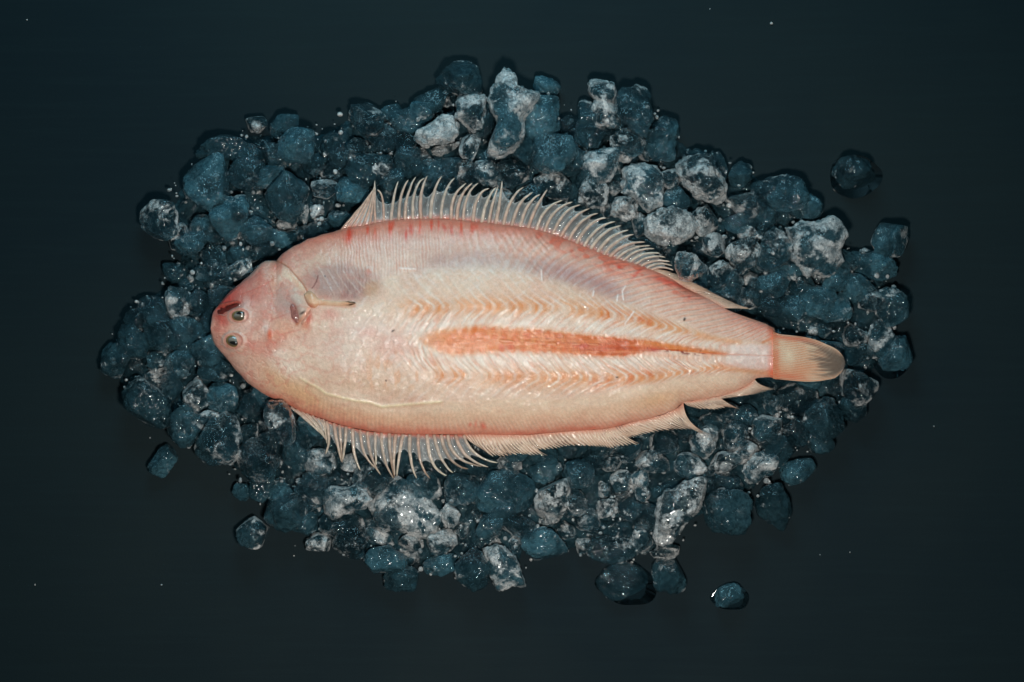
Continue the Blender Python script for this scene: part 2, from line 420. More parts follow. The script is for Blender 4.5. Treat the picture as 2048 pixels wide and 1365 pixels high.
def paint(X, Y):
    """albedo and relief of the flank, as a function of the position on the fish"""
    yt, yb, ym = ytop(X), ybot(X), ymid(X)
    bu, bl, ru, rl = ybu(X), ybl(X), yru(X), yrl(X)
    up = Y < ym
    d = np.abs(Y - ym)
    rel = np.zeros_like(X)
    n_big = fbm2(X / 90, Y / 60, 3); n_mid = fbm2(X / 22, Y / 22, 5); n_f = fbm2(X / 5, Y / 5, 9, 3)
    cream = S(213, 186, 168); white = S(222, 207, 196); tan = S(208, 165, 130); rose = S(208, 142, 116)
    orange = S(204, 132, 78); red = S(188, 80, 40); blood = S(185, 62, 46); mauve = S(168, 140, 134)
    C = np.empty(X.shape + (3,)); C[:] = cream
    def mix(col, a):
        nonlocal C
        a = np.clip(a, 0, 1)[..., None]; C = C * (1 - a) + col * a
    mix(S(214, 190, 172), sm(0.4, 0.7, n_big) * 0.8)
    mix(S(202, 158, 142), sm(0.5, 0.75, fbm2(X / 60, Y / 40, 31)) * 0.45)
    musc = sm(-4, 10, Y - bu) * sm(-4, 10, bl - Y) * sm(620, 760, X)            # inside the muscle block
    # ---- fin carrier bands above and below
    bandu = sm(4, -10, Y - bu) * sm(640, 720, X)
    bandl = sm(4, -10, bl - Y) * sm(560, 640, X)
    eu = Y - yt; el = yb - Y
    slu = np.interp(X, [600, 900, 1050, 1250, 1500], [-0.12, 0.0, 0.35, 1.1, 1.7])
    phu = (X + (Y - bu) * slu + 6 * (n_mid - .5)) / np.interp(X, [600, 900, 1100, 1500], [5.6, 5.8, 7.5, 8])
    lu = 0.5 + 0.5 * np.sin(phu * 2 * math.pi)
    nstr = noise2(phu * 0.9, (Y) / 45, 13)
    mix(S(208, 178, 166), bandu * 0.65)
    mix(white, bandu * lu * 0.42 * sm(0.2, 0.7, nstr + 0.2))
    mix(S(196, 138, 118), bandu * (1 - lu) * 0.40 * sm(0.3, 0.8, nstr))
    rel += bandu * (lu - .5) * 0.9
    # thicker, wider ribs of the rear upper band
    phw = (X + (Y - bu) * (slu + 0.15)) / 15.5
    lw = 0.5 + 0.5 * np.sin(phw * 2 * math.pi)
    bw = bandu * sm(950, 1080, X)
    mix(S(214, 192, 174), bw * lw * 0.35); mix(S(204, 140, 112), bw * (1 - lw) * 0.34)
    rel += bw * (lw - .5) * 1.6
    # mauve translucent trough just above the muscle
    tr = gb(X, Y, 0, 0, 1e9, 1e9) * np.exp(-((Y - (bu - 20)) / 22.0) ** 2) * sm(800, 880, X) * sm(1330, 1200, X)
    mix(mauve, tr * (0.45 + 0.25 * n_mid)); rel -= tr * 3.5
    mix(S(160, 118, 118), tr * 0.5 * sm(1040, 1130, X) * sm(1290, 1200, X))
    # belly cavity, grey mauve
    cav = sm(0.15, 0.75, gb(X, Y, 688, 566, 92, 44, 2, 3.2)) * sm(-6, 14, seg_side(X, Y, GILL[::-1]) * 1 + 30)
    cav = sm(0.12, 0.8, gb(X, Y, 680, 566, 84, 40, 4, 3.0))
    cav = cav * sm(-18, 6, (X - 600) + (Y - 560) * 0.3)
    mix(S(168, 136, 128), cav * 0.86)
    mix(S(140, 108, 104), sm(0.35, 0.9, gb(X, Y, 700, 582, 42, 24, 20)) * 0.6 * sm(0.3, .7, n_mid + .15))
    mix(S(172, 148, 142), sm(0.3, 0.9, gb(X, Y, 655, 562, 40, 30, 0)) * 0.5)
    for k in range(7):
        x0 = 640 + k * 15.5
        rb = seg(X, Y, [(x0, 540 + k), (x0 + 12, 562), (x0 + 28 + k * 1.5, 590 - k * 1.5)], 1.6)
        mix(S(205, 185, 172), rb * 0.35 * cav * (0.4 + n_mid)); rel += rb * 0.8 * cav
    mix(S(188, 152, 116), sm(0.3, 1, gb(X, Y, 742, 578, 20, 26, 35)) * 0.45)
    # lower band: warm cream, rosy stripe
    mix(S(212, 178, 148), bandl * 0.55)
    mix(S(216, 192, 172), bandl * np.exp(-((bl - Y + 12) / 12.0) ** 2) * 0.7)
    sll = np.interp(X, [560, 800, 950, 1200, 1500], [0.1, 0.0, -0.35, -0.75, -1.3])
    phl = (X + (Y - bl) * sll + 5 * (n_mid - .5)) / 8.0
    ll = 0.5 + 0.5 * np.sin(phl * 2 * math.pi)
    mix(white, bandl * ll * 0.22 * sm(40, 0, el)); mix(rose, bandl * (1 - ll) * 0.25 * sm(45, 0, el) * sm(1420, 1300, X))
    rel += bandl * (ll - .5) * 1.0 * sm(60, 10, el)
    mix(S(206, 158, 116), gb(X, Y, 1315, 800, 45, 16, -14) * 0.45)
    mix(S(206, 162, 122), gb(X, Y, 600, 790, 70, 30, 30) * 0.75)
    mix(S(206, 160, 122), gb(X, Y, 535, 742, 60, 26, 38) * 0.55)
    mix(S(208, 164, 130), gb(X, Y, 720, 835, 110, 22, 6) * 0.5)
    mix(S(196, 160, 134), gb(X, Y, 735, 770, 120, 22, 8) * 0.5)
    lb = seg(X, Y, [(600, 757), (620, 768), (636, 776), (652, 788), (680, 795), (710, 802), (740, 806), (764, 814), (818, 809), (882, 804)], 3.0)
    mix(S(222, 204, 170), lb * 0.75); rel += lb * 1.6
    # ---- myomeres: nested chevrons
    row = np.where(up, ym - ru, rl - ym)
    wid = np.where(up, ym - bu, bl - ym)
    g = d / np.maximum(row, 8)
    sl_out = np.interp(X, [700, 1000, 1200, 1350, 1550], [0.7, 0.95, 1.5, 2.3, 3.0])
    sl_in = np.interp(X, [700, 1000, 1200, 1350, 1550], [0.8, 1.1, 1.7, 2.4, 3.0])
    strip = np.where(up, s_up(X), s_dn(X)) * 0.93
    dz = np.maximum(d - np.maximum(strip, 20) * 0.85, 0); pk = np.maximum(row - np.maximum(strip, 20) * 0.85, 6)
    h_in = np.minimum(dz, pk * 0.9); h_out = np.maximum(dz - pk * 1.12, 0)
    shift = h_in * sl_in * 0.62 - h_out * sl_out
    shift = shift + 5 * np.exp(-((dz - pk) / (0.35 * pk)) ** 2)
    per = 20.6
    ph = (X - shift + 16 * (n_big - .5) + 7 * (n_mid - .5)) / per
    ph = ph + np.where(up, 0, 0.35)
    fr = ph - np.floor(ph)
    brk = sm(0.25, 0.7, fbm2(X / 30, Y / 16, 143, 3))
    line = np.exp(-((fr - 0.5) / (0.13 + 0.10 * n_mid)) ** 2) * (0.35 + 0.65 * brk)
    line2 = np.exp(-((((ph * 2) % 1) - 0.5) / 0.2) ** 2)
    rs = hsh(np.floor(ph), np.where(up, 1.0, 2.0), np.zeros_like(ph), 77)
    mu = musc * sm(740, 860, X)
    inw = sm(strip - 2, strip + 8, d)                       # between the red strip and the orange rows
    zone_in = inw * sm(1.0, 0.75, g)
    mix(S(210, 182, 164), mu * zone_in * 0.75)
    mix(white, mu * zone_in * (0.25 + 0.6 * sm(0.35, 0.65, noise2(ph * 4.2, d / 26, 41))))
    mix(S(208, 150, 128), mu * zone_in * 0.5 * sm(0.62, 0.8, noise2(ph * 4.2 + 9, d / 22, 42)))
    mix(S(214, 196, 184), mu * sm(0.9, 1.2, g) * line * 0.65)
    mix(S(208, 164, 138), mu * sm(1.05, 1.3, g) * (1 - line) * 0.28 * np.interp(X, [900, 1050, 1550], [0.3, 1, 1]))
    xend = sm(1500, 1380, X)
    spots = np.exp(-((d - row * 1.0) / (row * 0.24 + 3)) ** 2) * (1 - line) * sm(0.0, 0.35, 1 - line)
    spots *= sm(0.1, 0.5, rs + 0.25) * sm(770, 830, X) * (np.where(up, 1, sm(830, 900, X)))
    mix(orange, spots * (0.62 + 0.38 * rs) * musc * (0.55 + 0.6 * n_mid) * (0.4 + 0.6 * xend))
    mix(S(196, 92, 58), spots * 0.42 * musc * sm(1080, 1260, X) * sm(0.55, 0.7, n_mid))
    rel += mu * (line * 0.8 * sm(strip * 0.4, strip, d)) + mu * spots * 0.6
    rel += mu * zone_in * (noise2(ph * 4.2, d / 26, 41) - .5) * 2.0 * sm(1440, 1340, X)
    # ---- the red strip of dark muscle
    edge = strip + 1.8 * np.sin(ph * 2 * math.pi + 1.2) * sm(4, 14, strip) * sm(1180, 1080, X) + 5 * (n_f - .5) + 3 * (noise2(X / 3.0, d / 14, 88) - .5)
    st = sm(9, -12, d - edge + 5 * (n_mid - .5)) * sm(2, 9, strip)
    sat = np.interp(X, [835, 900, 1000, 1080, 1150, 1230, 1290, 1350, 1450], [0.25, 0.55, 0.8, 0.85, 0.85, 1.0, 1.0, 0.8, 0.55]) * (0.8 + 0.8 * fbm2(X / 55, Y / 3.5, 160, 3))
    sc = S(201, 104, 66) * (1 - 0.0)
    mix(S(210, 146, 100), st * 0.8 * sm(832, 900, X))
    mix(S(198, 106, 50), st * sat * (0.85 + 0.35 * n_mid) * sm(1.05, 0.8, d / np.maximum(edge, 1)))
    mix(red, st * sm(0.56, 0.72, fbm2(X / 22, Y / 9, 51)) * 0.4 * sm(880, 1020, X))
    mix(S(186, 76, 36), st * gb(X, Y, 1235, 694, 80, 24) * 0.85)
    mix(S(220, 158, 112), st * line * 0.6 * sm(1200, 1080, X))
    mix(S(208, 138, 100), st * gb(X, Y, 1150, 681, 90, 9, 4) * 0.5)
    ls = seg(X, Y, [(815, 676), (860, 680), (905, 681), (960, 681), (1000, 682), (1060, 685), (1100, 689), (1180, 689), (1200, 690)], 1.7) * sm(0.3, 0.6, noise2(X / 16, Y / 30, 61))
    mix(S(228, 180, 150), ls * 0.5); rel += ls * 1.8
    # lower pale orange flank of the rear strip
    mix(S(214, 158, 130), gb(X, Y, 1335, 712, 60, 6, 5) * 0.6)
    mix(S(206, 128, 78), seg(X, Y, [(1280, 686), (1340, 693), (1400, 703), (1450, 709)], 5.5) * 0.75)
    ml = seg(X, Y, [(1400, 706), (1460, 710), (1548, 713)], 1.6); mix(S(200, 110, 78), ml * 0.55); rel -= ml * 1.5
    dots = sm(0.66, 0.8, noise2(X / 5, Y / 4, 71)) * seg(X, Y, [(1290, 697), (1330, 700), (1370, 706), (1420, 709)], 3.6)
    mix(S(120, 28, 20), dots * 0.9)
    mix(S(176, 48, 34), gb(X, Y, 1308, 700, 12, 4, 0) * 0.8 + gb(X, Y, 1003, 697, 7, 7) * 0.4 + gb(X, Y, 1022, 694, 8, 7) * 0.3 + gb(X, Y, 1168, 692, 12, 4) * 0.7)
    # ---- peduncle: smooth lilac white with orange borders
    ped = sm(1420, 1500, X) * sm(0, 8, Y - 686) * sm(0, 8, 744 - Y)
    mix(S(216, 196, 190), ped * 0.7)
    mix(S(208, 150, 112), seg(X, Y, [(1400, 673), (1440, 680), (1480, 685)], 6) * 0.6)
    mix(S(206, 148, 108), seg(X, Y, [(1430, 733), (1470, 739), (1520, 746), (1545, 748)], 6) * 0.65)
    mix(S(205, 120, 70), seg(X, Y, [(1526, 685), (1545, 677)], 3) * 0.7)
    mix(S(200, 110, 76), sm(1530, 1552, X + 6 * (n_mid - .5)) * 0.7 * (.5 + n_mid))
    # ---- bloody edges
    nr = noise2(X / 9, Y / 22, 21); nr2 = fbm2(X / 34, Y / 14, 22)
    amt = np.interp(X, [540, 556, 600, 650, 700, 800, 940, 1000, 1100, 1220, 1340, 1420, 1500, 1553], [0, 1.1, .95, .85, 1.15, 1.2, 1.0, .9, .8, .6, .75, .35, .4, .5])
    eb = np.exp(-(np.maximum(eu - 2, 0) / (10 + 11 * nr)) ** 1.5) * (Y < ym)
    mix(S(204, 84, 60), eb * amt * (0.75 + 0.6 * nr2))
    mix(S(210, 142, 122), np.exp(-(eu / 42.0) ** 2) * 0.7 * amt * up)
    mix(S(212, 84, 62), sm(0.58, 0.8, noise2(X / 7.5 , Y / 55, 24)) * np.exp(-((eu - 14) / 16) ** 2) * amt * 0.75 * sm(680, 700, X) * sm(1010, 930, X))
    mix(S(206, 96, 72), sm(0.55, 0.75, noise2((X + Y * 0.6) / 17, (Y - X * 0.4) / 9, 25)) * np.exp(-((eu - 14) / 18) ** 2) * 0.6 * sm(1000, 1100, X) * up * sm(1400, 1340, X))
    for (cx, cy, rx, ry, ro, a) in [(812, 470, 3, 12, 0, .8), (822, 460, 5, 12, 0, .8), (888, 455, 4, 9, -25, .7), (903, 460, 4, 10, -8, .7), (700, 470, 6, 12, 15, .6),
                                    (1238, 535, 4, 4, 0, .8), (1280, 541, 18, 3, -30, .5), (1270, 552, 14, 3, -45, .6), (1345, 566, 34, 5, 12, .6), (1372, 574, 26, 4, 10, .6), (1378, 595, 5, 5, 0, .5), (1320, 556, 14, 5, 20, .5),
                                    (726, 857, 9, 5, 0, .9), (940, 850, 3, 4, 0, .8), (951, 850, 3, 9, 10, .5), (967, 853, 5, 9, -25, .85), (1035, 867, 18, 5, 0, .7), (1088, 863, 6, 6, 0, .7), (1160, 858, 30, 4, 0, .5), (1185, 857, 12, 4, 0, .6),
                                    (1240, 849, 12, 5, 0, .3), (695, 850, 20, 8, 0, .35), (770, 858, 14, 5, 0, .3), (860, 862, 40, 5, 0, .35), (1545, 735, 8, 20, 0, .4)]:
        mix(S(204, 66, 50), gb(X, Y, cx, cy, rx, ry, ro) * a * (0.65 + .6 * n_f))
    amt2 = np.interp(X, [430, 480, 560, 620, 680, 760, 900, 1000, 1200, 1350, 1553], [.3, .3, .65, .65, .85, .75, .7, .7, .55, .2, .3])
    mix(S(206, 104, 80), np.exp(-(np.maximum(el - 1, 0) / (6 + 7 * nr)) ** 1.5) * amt2 * (~up) * (0.8 + .8 * nr2))
    mix(S(208, 150, 130), np.exp(-(el / 30.0) ** 2) * amt2 * 0.6 * (~up))
    # ---- the head
    hd = sm(3, -3, seg_side(X, Y, GILL[::-1]))
    head = sm(650, 560, X + np.maximum(Y - 650, 0) * 0.8)
    mix(S(202, 160, 146), head * 0.6)
    mix(S(208, 168, 150), head * sm(0.45, 0.7, n_big) * 0.6)
    mix(S(192, 142, 134), gb(X, Y, 520, 600, 38, 60, -15) * 0.45)
    for (cx, cy, rx, ry, ro, col, a) in [
        (440, 640, 20, 44, 10, S(200, 118, 104), .65), (455, 600, 14, 34, 40, S(176, 62, 60), .8), (480, 575, 14, 42, 48, S(188, 84, 76), .65), (505, 590, 34, 22, -20, S(198, 118, 106), .5),
        (520, 560, 8, 30, 10, S(196, 112, 96), .5), (547, 560, 8, 40, 0, S(206, 146, 118), .45), (555, 530, 12, 10, 0, S(196, 110, 92), .5), (450, 645, 10, 10, 0, S(190, 96, 88), .6),
        (525, 700, 26, 16, 20, S(202, 128, 112), .55), (548, 690, 18, 10, 0, S(200, 116, 98), .45), (500, 690, 14, 10, 30, S(200, 128, 116), .5), (560, 668, 34, 10, -18, S(206, 138, 112), .55),
        (570, 650, 26, 26, 0, S(206, 158, 134), .6), (572, 600, 24, 34, -18, S(176, 150, 140), .8), (590, 588, 10, 34, -22, S(214, 202, 190), .7), (574, 556, 22, 16, 35, S(220, 204, 186), .75), (596, 567, 6, 30, -38, S(224, 200, 172), .7),
        (564, 570, 6, 8, 0, S(186, 112, 98), .5), (539, 668, 5, 12, -8, S(210, 106, 76), .85), (531, 655, 7, 10, 0, S(222, 206, 198), .7), (555, 706, 22, 6, -12, S(224, 200, 188), .6),
        (617, 636, 8, 15, 8, S(192, 84, 66), .75), (610, 652, 10, 10, 0, S(206, 128, 98), .6), (575, 733, 40, 20, 25, S(222, 204, 190), .65), (660, 630, 22, 12, 0, S(204, 132, 122), .55), (492, 606, 12, 10, 0, S(220, 198, 190), .5),
        (480, 651, 14, 9, 0, S(222, 196, 184), .6), (500, 640, 12, 28, 0, S(212, 182, 172), .5), (430, 700, 16, 26, -30, S(206, 160, 146), .6), (720, 655, 60, 30, 5, S(216, 194, 184), .6), (790, 690, 40, 30, 5, S(206, 160, 150), .45), (735, 665, 24, 12, 5, S(206, 146, 134), .4),
        (690, 700, 60, 30, 10, S(216, 196, 184), .6), (840, 660, 16, 12, 0, S(220, 204, 194), .5)]:
        mix(col, gb(X, Y, cx, cy, rx, ry, ro, 2.4) * a * (0.75 + 0.5 * n_mid))
    # veins of the head and nape
    for k, pts in enumerate([[(545, 640), (590, 622)], [(560, 670), (600, 660)], [(480, 590), (520, 575), (545, 560)], [(500, 560), (520, 545)], [(535, 560), (545, 590), (540, 620)]]):
        mix(S(188, 92, 82), seg(X, Y, pts, 1.6) * 0.4)
    vn = sm(0.62, 0.75, 1 - np.abs(fbm2(X / 26, Y / 26, 91, 3) - .5) * 5)
    mix(S(196, 112, 100), vn * 0.28 * sm(860, 500, X))
    mix(S(200, 96, 82), sm(0.55, .8, fbm2(X / 12, Y / 30, 95, 3)) * 0.35 * sm(640, 540, X) * sm(700, 560, Y))
    # gill slit and the seam of the gill cover
    gs = seg(X, Y, GILL[1:9], 1.6); mix(S(168, 104, 78), gs * 0.8)
    mix(S(176, 146, 138), gb(X, Y, 572, 606, 26, 30, -20, 3) * 0.6); mix(S(150, 62, 58), gb(X, Y, 589, 627, 7, 19, -10, 3) * 0.95)
    mix(S(110, 40, 40), gb(X, Y, 593, 640, 5, 10, -10, 3) * 0.8)
    mix(S(36, 20, 20), gb(X, Y, 605, 626, 7, 2.5, -35, 3) * 0.9)
    mix(S(196, 128, 96), seg(X, Y, [(593, 650), (600, 642), (612, 628), (618, 618)], 3.2) * .6)
    # herringbone starts faintly behind the head: short flecks
    fl = sm(0.6, 0.78, noise2((X + Y) / 8.0, (X - Y) / 22.0, 101)) * sm(640, 720, X) * sm(880, 800, X) * sm(560, 620, Y) * sm(790, 750, Y)
    mix(S(226, 212, 204), fl * 0.3); rel += fl * 0.8
    fl2 = sm(0.6, 0.78, noise2(X / 7.0, Y / 26.0, 103)) * sm(700, 760, X) * sm(900, 850, X) * sm(690, 720, Y) * sm(790, 760, Y)
    mix(S(210, 150, 112), fl2 * 0.4)
    # fine white hair-like fibres
    fb = sm(0.74, 0.86, noise2((X + Y * 1.4) / 4.0, (X * .5 - Y) / 34.0, 107)) * sm(700, 900, X) * sm(1500, 1350, X) * musc
    mix(S(230, 214, 206), fb * 0.22 * sm(strip - 6, strip + 8, d))
    for pts in ([(1251, 573), (1245, 583), (1247, 600)], [(1236, 590), (1234, 602)], [(1188, 583), (1186, 592)], [(1083, 541), (1084, 560)], [(800, 537), (831, 539)], [(1250, 648), (1268, 624)]):
        f = seg(X, Y, pts, 1.5); mix(S(232, 220, 214), f * 0.85); rel += f * 2
    for (cx, cy, rx, ry, ro) in [(1369, 639, 2.5, 4, 20), (786, 662, 4, 1.8, -30), (772, 762, 1.8, 1.8, 0), (650, 553, 1.5, 2, 0), (1234, 755, 3, 1.5, 0)]:
        mix(S(38, 26, 22), gb(X, Y, cx, cy, rx, ry, ro, 4) * 0.95)
    sp = gb(X, Y, 737, 545, 7, 9, -25, 4) - gb(X, Y, 737, 545, 5, 6.5, -25, 4)
    mix(S(190, 120, 104), gb(X, Y, 737, 545, 6, 8, -25, 3) * .6); rel += sp * 3
    vein = seg(X, Y, [(624, 577), (628, 572), (633, 563), (636, 552)], 1.1); mix(S(92, 36, 36), vein * 0.8)
    C = C * (0.95 + 0.1 * n_f[..., None])
    # short lengthwise fibres in the dark muscle
    fbz = noise2(X / 26, Y / 2.2, 190)
    mix(S(150, 62, 34), st * sm(0.6, 0.85, fbz) * 0.45 * sm(1000, 1120, X)); mix(S(218, 158, 118), st * sm(0.35, 0.15, fbz) * 0.4)
    # overall skin grain and slime mottling
    g1 = fbm2(X / 3.2, Y / 3.2, 171, 2); g2 = fbm2(X / 13, Y / 9, 172, 3)
    C = C * (0.90 + 0.20 * g1[..., None]); C = C * (1 + (g2[..., None] - .5) * np.array([0.08, 0.20, 0.22]))
    for (ex, ey, ea, eb_) in [(478.5, 632, 19, 14.5), (467, 682.5, 18.5, 15.5)]:
        q = np.hypot((X - ex) / ea, (Y - ey) / eb_)
        mix(S(176, 112, 98), np.exp(-((q - 0.93) / 0.16) ** 2) * 0.55); mix(S(226, 204, 192), np.exp(-((q - 1.22) / 0.12) ** 2) * 0.4)
        rel += np.exp(-((q - 1.1) / 0.16) ** 2) * 2.5
    wr = np.abs(fbm2(X / 17, Y / 17, 181, 3) - .5)
    rel -= sm(0.06, 0.0, wr) * 0.9 * sm(640, 560, X); mix(S(190, 118, 100), sm(0.05, 0.0, wr) * 0.22 * sm(640, 540, X))
    mix(S(160, 48, 46), gb(X, Y, 460, 612, 34, 13, -22) * 0.6 * (0.5 + n_mid)); mix(S(170, 56, 52), gb(X, Y, 441, 632, 10, 14, 0) * 0.45)
    # ---- relief of the head
    rel += hd * sm(500, 560, X) * 2.5 * sm(-26, -2, seg_side(X, Y, GILL[::-1])) * sm(660, 620, Y)
    rel -= gs * 2.5 + gb(X, Y, 591, 630, 9, 22, -10, 3) * 5
    rel += gb(X, Y, 478, 631, 20, 15, -8, 3) * 7 + gb(X, Y, 467, 682, 21, 17, 0, 3) * 7
    rel -= gb(X, Y, 458, 614, 24, 6, -18, 3) * 6
    rel += gb(X, Y, 448, 598, 30, 7, -42) * 4 + gb(X, Y, 462, 622, 24, 4, -18) * 2
    rel += gb(X, Y, 545, 700, 40, 8, -15) * 2 + gb(X, Y, 539, 668, 8, 14, 0) * 2 - gb(X, Y, 572, 605, 24, 32, -18) * 4
    rel += (n_mid - .5) * 1.6 + (fbm2(X / 60, Y / 45, 111, 2) - .5) * 5
    lum = (C @ np.array([0.3, 0.55, 0.15]))[..., None]
    C = lum + (C - lum) * 1.06
    C = np.clip(C, 0, 1); C = C ** 1.08 * 1.01
    return np.clip(C, 0, 1), rel

def Hprof(x):
    return np.interp(x, [421, 440, 480, 560, 700, 900, 1100, 1300, 1450, 1553], [10, 22, 36, 50, 64, 68, 64, 48, 30, 20])

def zsurf(X, Y, rel=0.0):
    yt, yb = ytop(X), ybot(X)
    t = np.clip((Y - yt) / np.maximum(yb - yt, 1e-3), 0, 1)
    v = np.abs(t * 2 - 1)
    wide = np.maximum(yb - yt, 1)
    e = np.minimum(Y - yt, yb - Y)
    prof = 0.62 * np.sqrt(np.clip(1 - v ** 3.2, 0, 1)) + 0.38 * np.clip(1 - v ** 1.8, 0, 1)
    return ZB + Hprof(X) * prof + rel * sm(0, 6, e)

def build_body(parent):
    s = np.linspace(0, 1, 820)
    xs = X0 + (X1 - X0) * (0.965 * s + 0.035 * s * 0) if False else None
    u = np.concatenate([np.linspace(0, 1, 46)[:-1] ** 2 * 50, np.arange(50, X1 - X0, 1.5), [X1 - X0]])
    xs = X0 + u
    vs = np.sin(np.linspace(-1, 1, 290) * math.pi / 2 * 0.93) / math.sin(math.pi / 2 * 0.93)
    Xg, Vg = np.meshgrid(xs, vs)
    yt, yb = ytop(Xg), ybot(Xg)
    Yg = yt + (yb - yt) * (Vg + 1) / 2
    # a slightly ragged outline
    jit = (fbm2(Xg / 14, Yg * 0 + np.sign(Vg) * 3, 201, 3) - .5) * 2.4 * np.abs(Vg) ** 6
    Yg = Yg + jit * np.sign(Vg) * sm(0, 12, Xg - X0)
    C, rel = paint(Xg, Yg)
    Z = zsurf(Xg, Yg, rel)
    v = np.abs(Vg)
    Zbt = ZB - 3 - 9 * (1 - v ** 4)
    V, F = slab(Xg, Yg, Z, Zbt)
    # back of the fish keeps the same skin tone
    col = np.vstack([C.reshape(-1, 3), C.reshape(-1, 3) * 0 + S(196, 172, 156)])
    me = mesh_np('body', V, F, M_body, col)
    return link(bpy.data.objects.new('body', me), parent)

def bez(a, m, b, t):
    """curve through m at t=.5"""
    c = [2 * m[i] - (a[i] + b[i]) / 2 for i in range(len(a))]
    return [(1 - t) ** 2 * a[i] + 2 * t * (1 - t) * c[i] + t ** 2 * b[i] for i in range(len(a))]

def ray_mesh(name, a, m, b, r0, r1, col0, col1, zt=None, nseg=26, k=8, wob=0.5, seed=0):
    t = np.linspace(0, 1, nseg)
    cx, cy, cz = bez(a, m, b, t)
    cx = cx + (noise2(t * 6, seed, 5) - .5) * wob * 2; cy = cy + (noise2(t * 6, seed + 40, 6) - .5) * wob * 2
    dx, dy = np.gradient(cx), np.gradient(cy); L = np.hypot(dx, dy) + 1e-6
    nx, ny = -dy / L, dx / L
    R = r1 + (r0 - r1) * (1 - t ** 2.0) * (1 - 0.22 * t)
    R = R * np.where(t > 0.93, np.sqrt(np.clip((1 - t) / 0.07, 0.02, 1)), 1)
    th = np.arange(k) / k * 2 * math.pi
    X = cx[:, None] + nx[:, None] * np.cos(th) * R[:, None]
    Y = cy[:, None] + ny[:, None] * np.cos(th) * R[:, None]
    Z = cz[:, None] + np.sin(th) * R[:, None] * 0.8
    V = world_pts(X, Y, Z).reshape(-1, 3)
    F = []
    for i in range(nseg - 1):
        for j in range(k):
            F.append((i * k + j, i * k + (j + 1) % k, (i + 1) * k + (j + 1) % k, (i + 1) * k + j))
    n = len(V)
    V = np.vstack([V, world_pts(np.array([cx[0], cx[-1]]), np.array([cy[0], cy[-1]]), np.array([cz[0], cz[-1]]))])
    for j in range(k):
        F.append((n, (j + 1) % k, j, n)); F.append((n + 1, (nseg - 1) * k + j, (nseg - 1) * k + (j + 1) % k, n + 1))
    tt = np.repeat(t, k)
    fl = noise2(tt * 9, seed * 1.7, 8)
    col = col0 + (col1 - col0) * tt[:, None]
    col = col * (0.85 + 0.3 * fl[:, None])
    col = np.vstack([col, [col0], [col1]])
    # degenerate quads -> split into a separate tri-only list by repeating is unsafe; use from_pydata
    me = bpy.data.meshes.new(name)
    me.from_pydata([tuple(v) for v in V], [], [tuple(dict.fromkeys(f)) for f in F])
    me.polygons.foreach_set('use_smooth', np.ones(len(F), bool))
    a_ = me.attributes.new('tint', 'FLOAT_COLOR', 'POINT')
    c4 = np.ones((len(V), 4), np.float32); c4[:, :3] = np.clip(col, 0, 1); a_.data.foreach_set('color', c4.ravel())
    me.materials.append(M_ray); me.update()
    return me

def web(rays, frac, thick=0.7, nu=22, nv=13, cover_to=0, cover=0.34):
    """thin skin between neighbouring rays, cut in a concave edge"""
    Vs, Fs, Cs, Ks = [], [], [], []; off = 0
    for i in range(len(rays) - 1):
        A, B = rays[i], rays[i + 1]
        fA, fB = frac[i], frac[i + 1]
        if min(fA, fB) <= 0: continue
        u = np.linspace(0, 1, nu)[:, None]; v = np.linspace(0, 1, nv)[None, :]
        dip = (0.14 + 0.22 * ((i * 7919) % 13) / 13) * np.sin(v * math.pi) ** 0.8 * min(fA, fB)
        ta = u * (fA * (1 - v) + fB * v - dip)
        pa = bez(*A, ta); pb = bez(*B, ta)
        X = pa[0] * (1 - v) + pb[0] * v; Y = pa[1] * (1 - v) + pb[1] * v; Z = pa[2] * (1 - v) + pb[2] * v
        Z = Z - 1.6 * np.sin(v * math.pi) + 1.4 * (noise2(X / 6, Y / 6, 300) - .5)
        Vq, Fq = slab(X, Y, Z + thick / 2, Z - thick / 2)
        Vs.append(Vq); Fs.append(Fq + off); off += len(Vq)
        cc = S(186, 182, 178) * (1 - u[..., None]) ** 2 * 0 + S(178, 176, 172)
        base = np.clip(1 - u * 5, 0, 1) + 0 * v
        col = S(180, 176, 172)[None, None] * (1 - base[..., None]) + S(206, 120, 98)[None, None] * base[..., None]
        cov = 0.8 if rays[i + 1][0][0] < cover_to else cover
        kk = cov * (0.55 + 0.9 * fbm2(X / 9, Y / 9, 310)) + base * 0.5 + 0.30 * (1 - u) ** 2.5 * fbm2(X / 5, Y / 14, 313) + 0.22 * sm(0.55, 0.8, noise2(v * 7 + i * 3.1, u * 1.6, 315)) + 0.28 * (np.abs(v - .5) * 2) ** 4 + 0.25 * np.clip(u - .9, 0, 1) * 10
        Cs += [col.reshape(-1, 3)] * 2; Ks += [np.clip(kk, 0, 1).ravel()] * 2
    return Vs, Fs, Cs, Ks, off

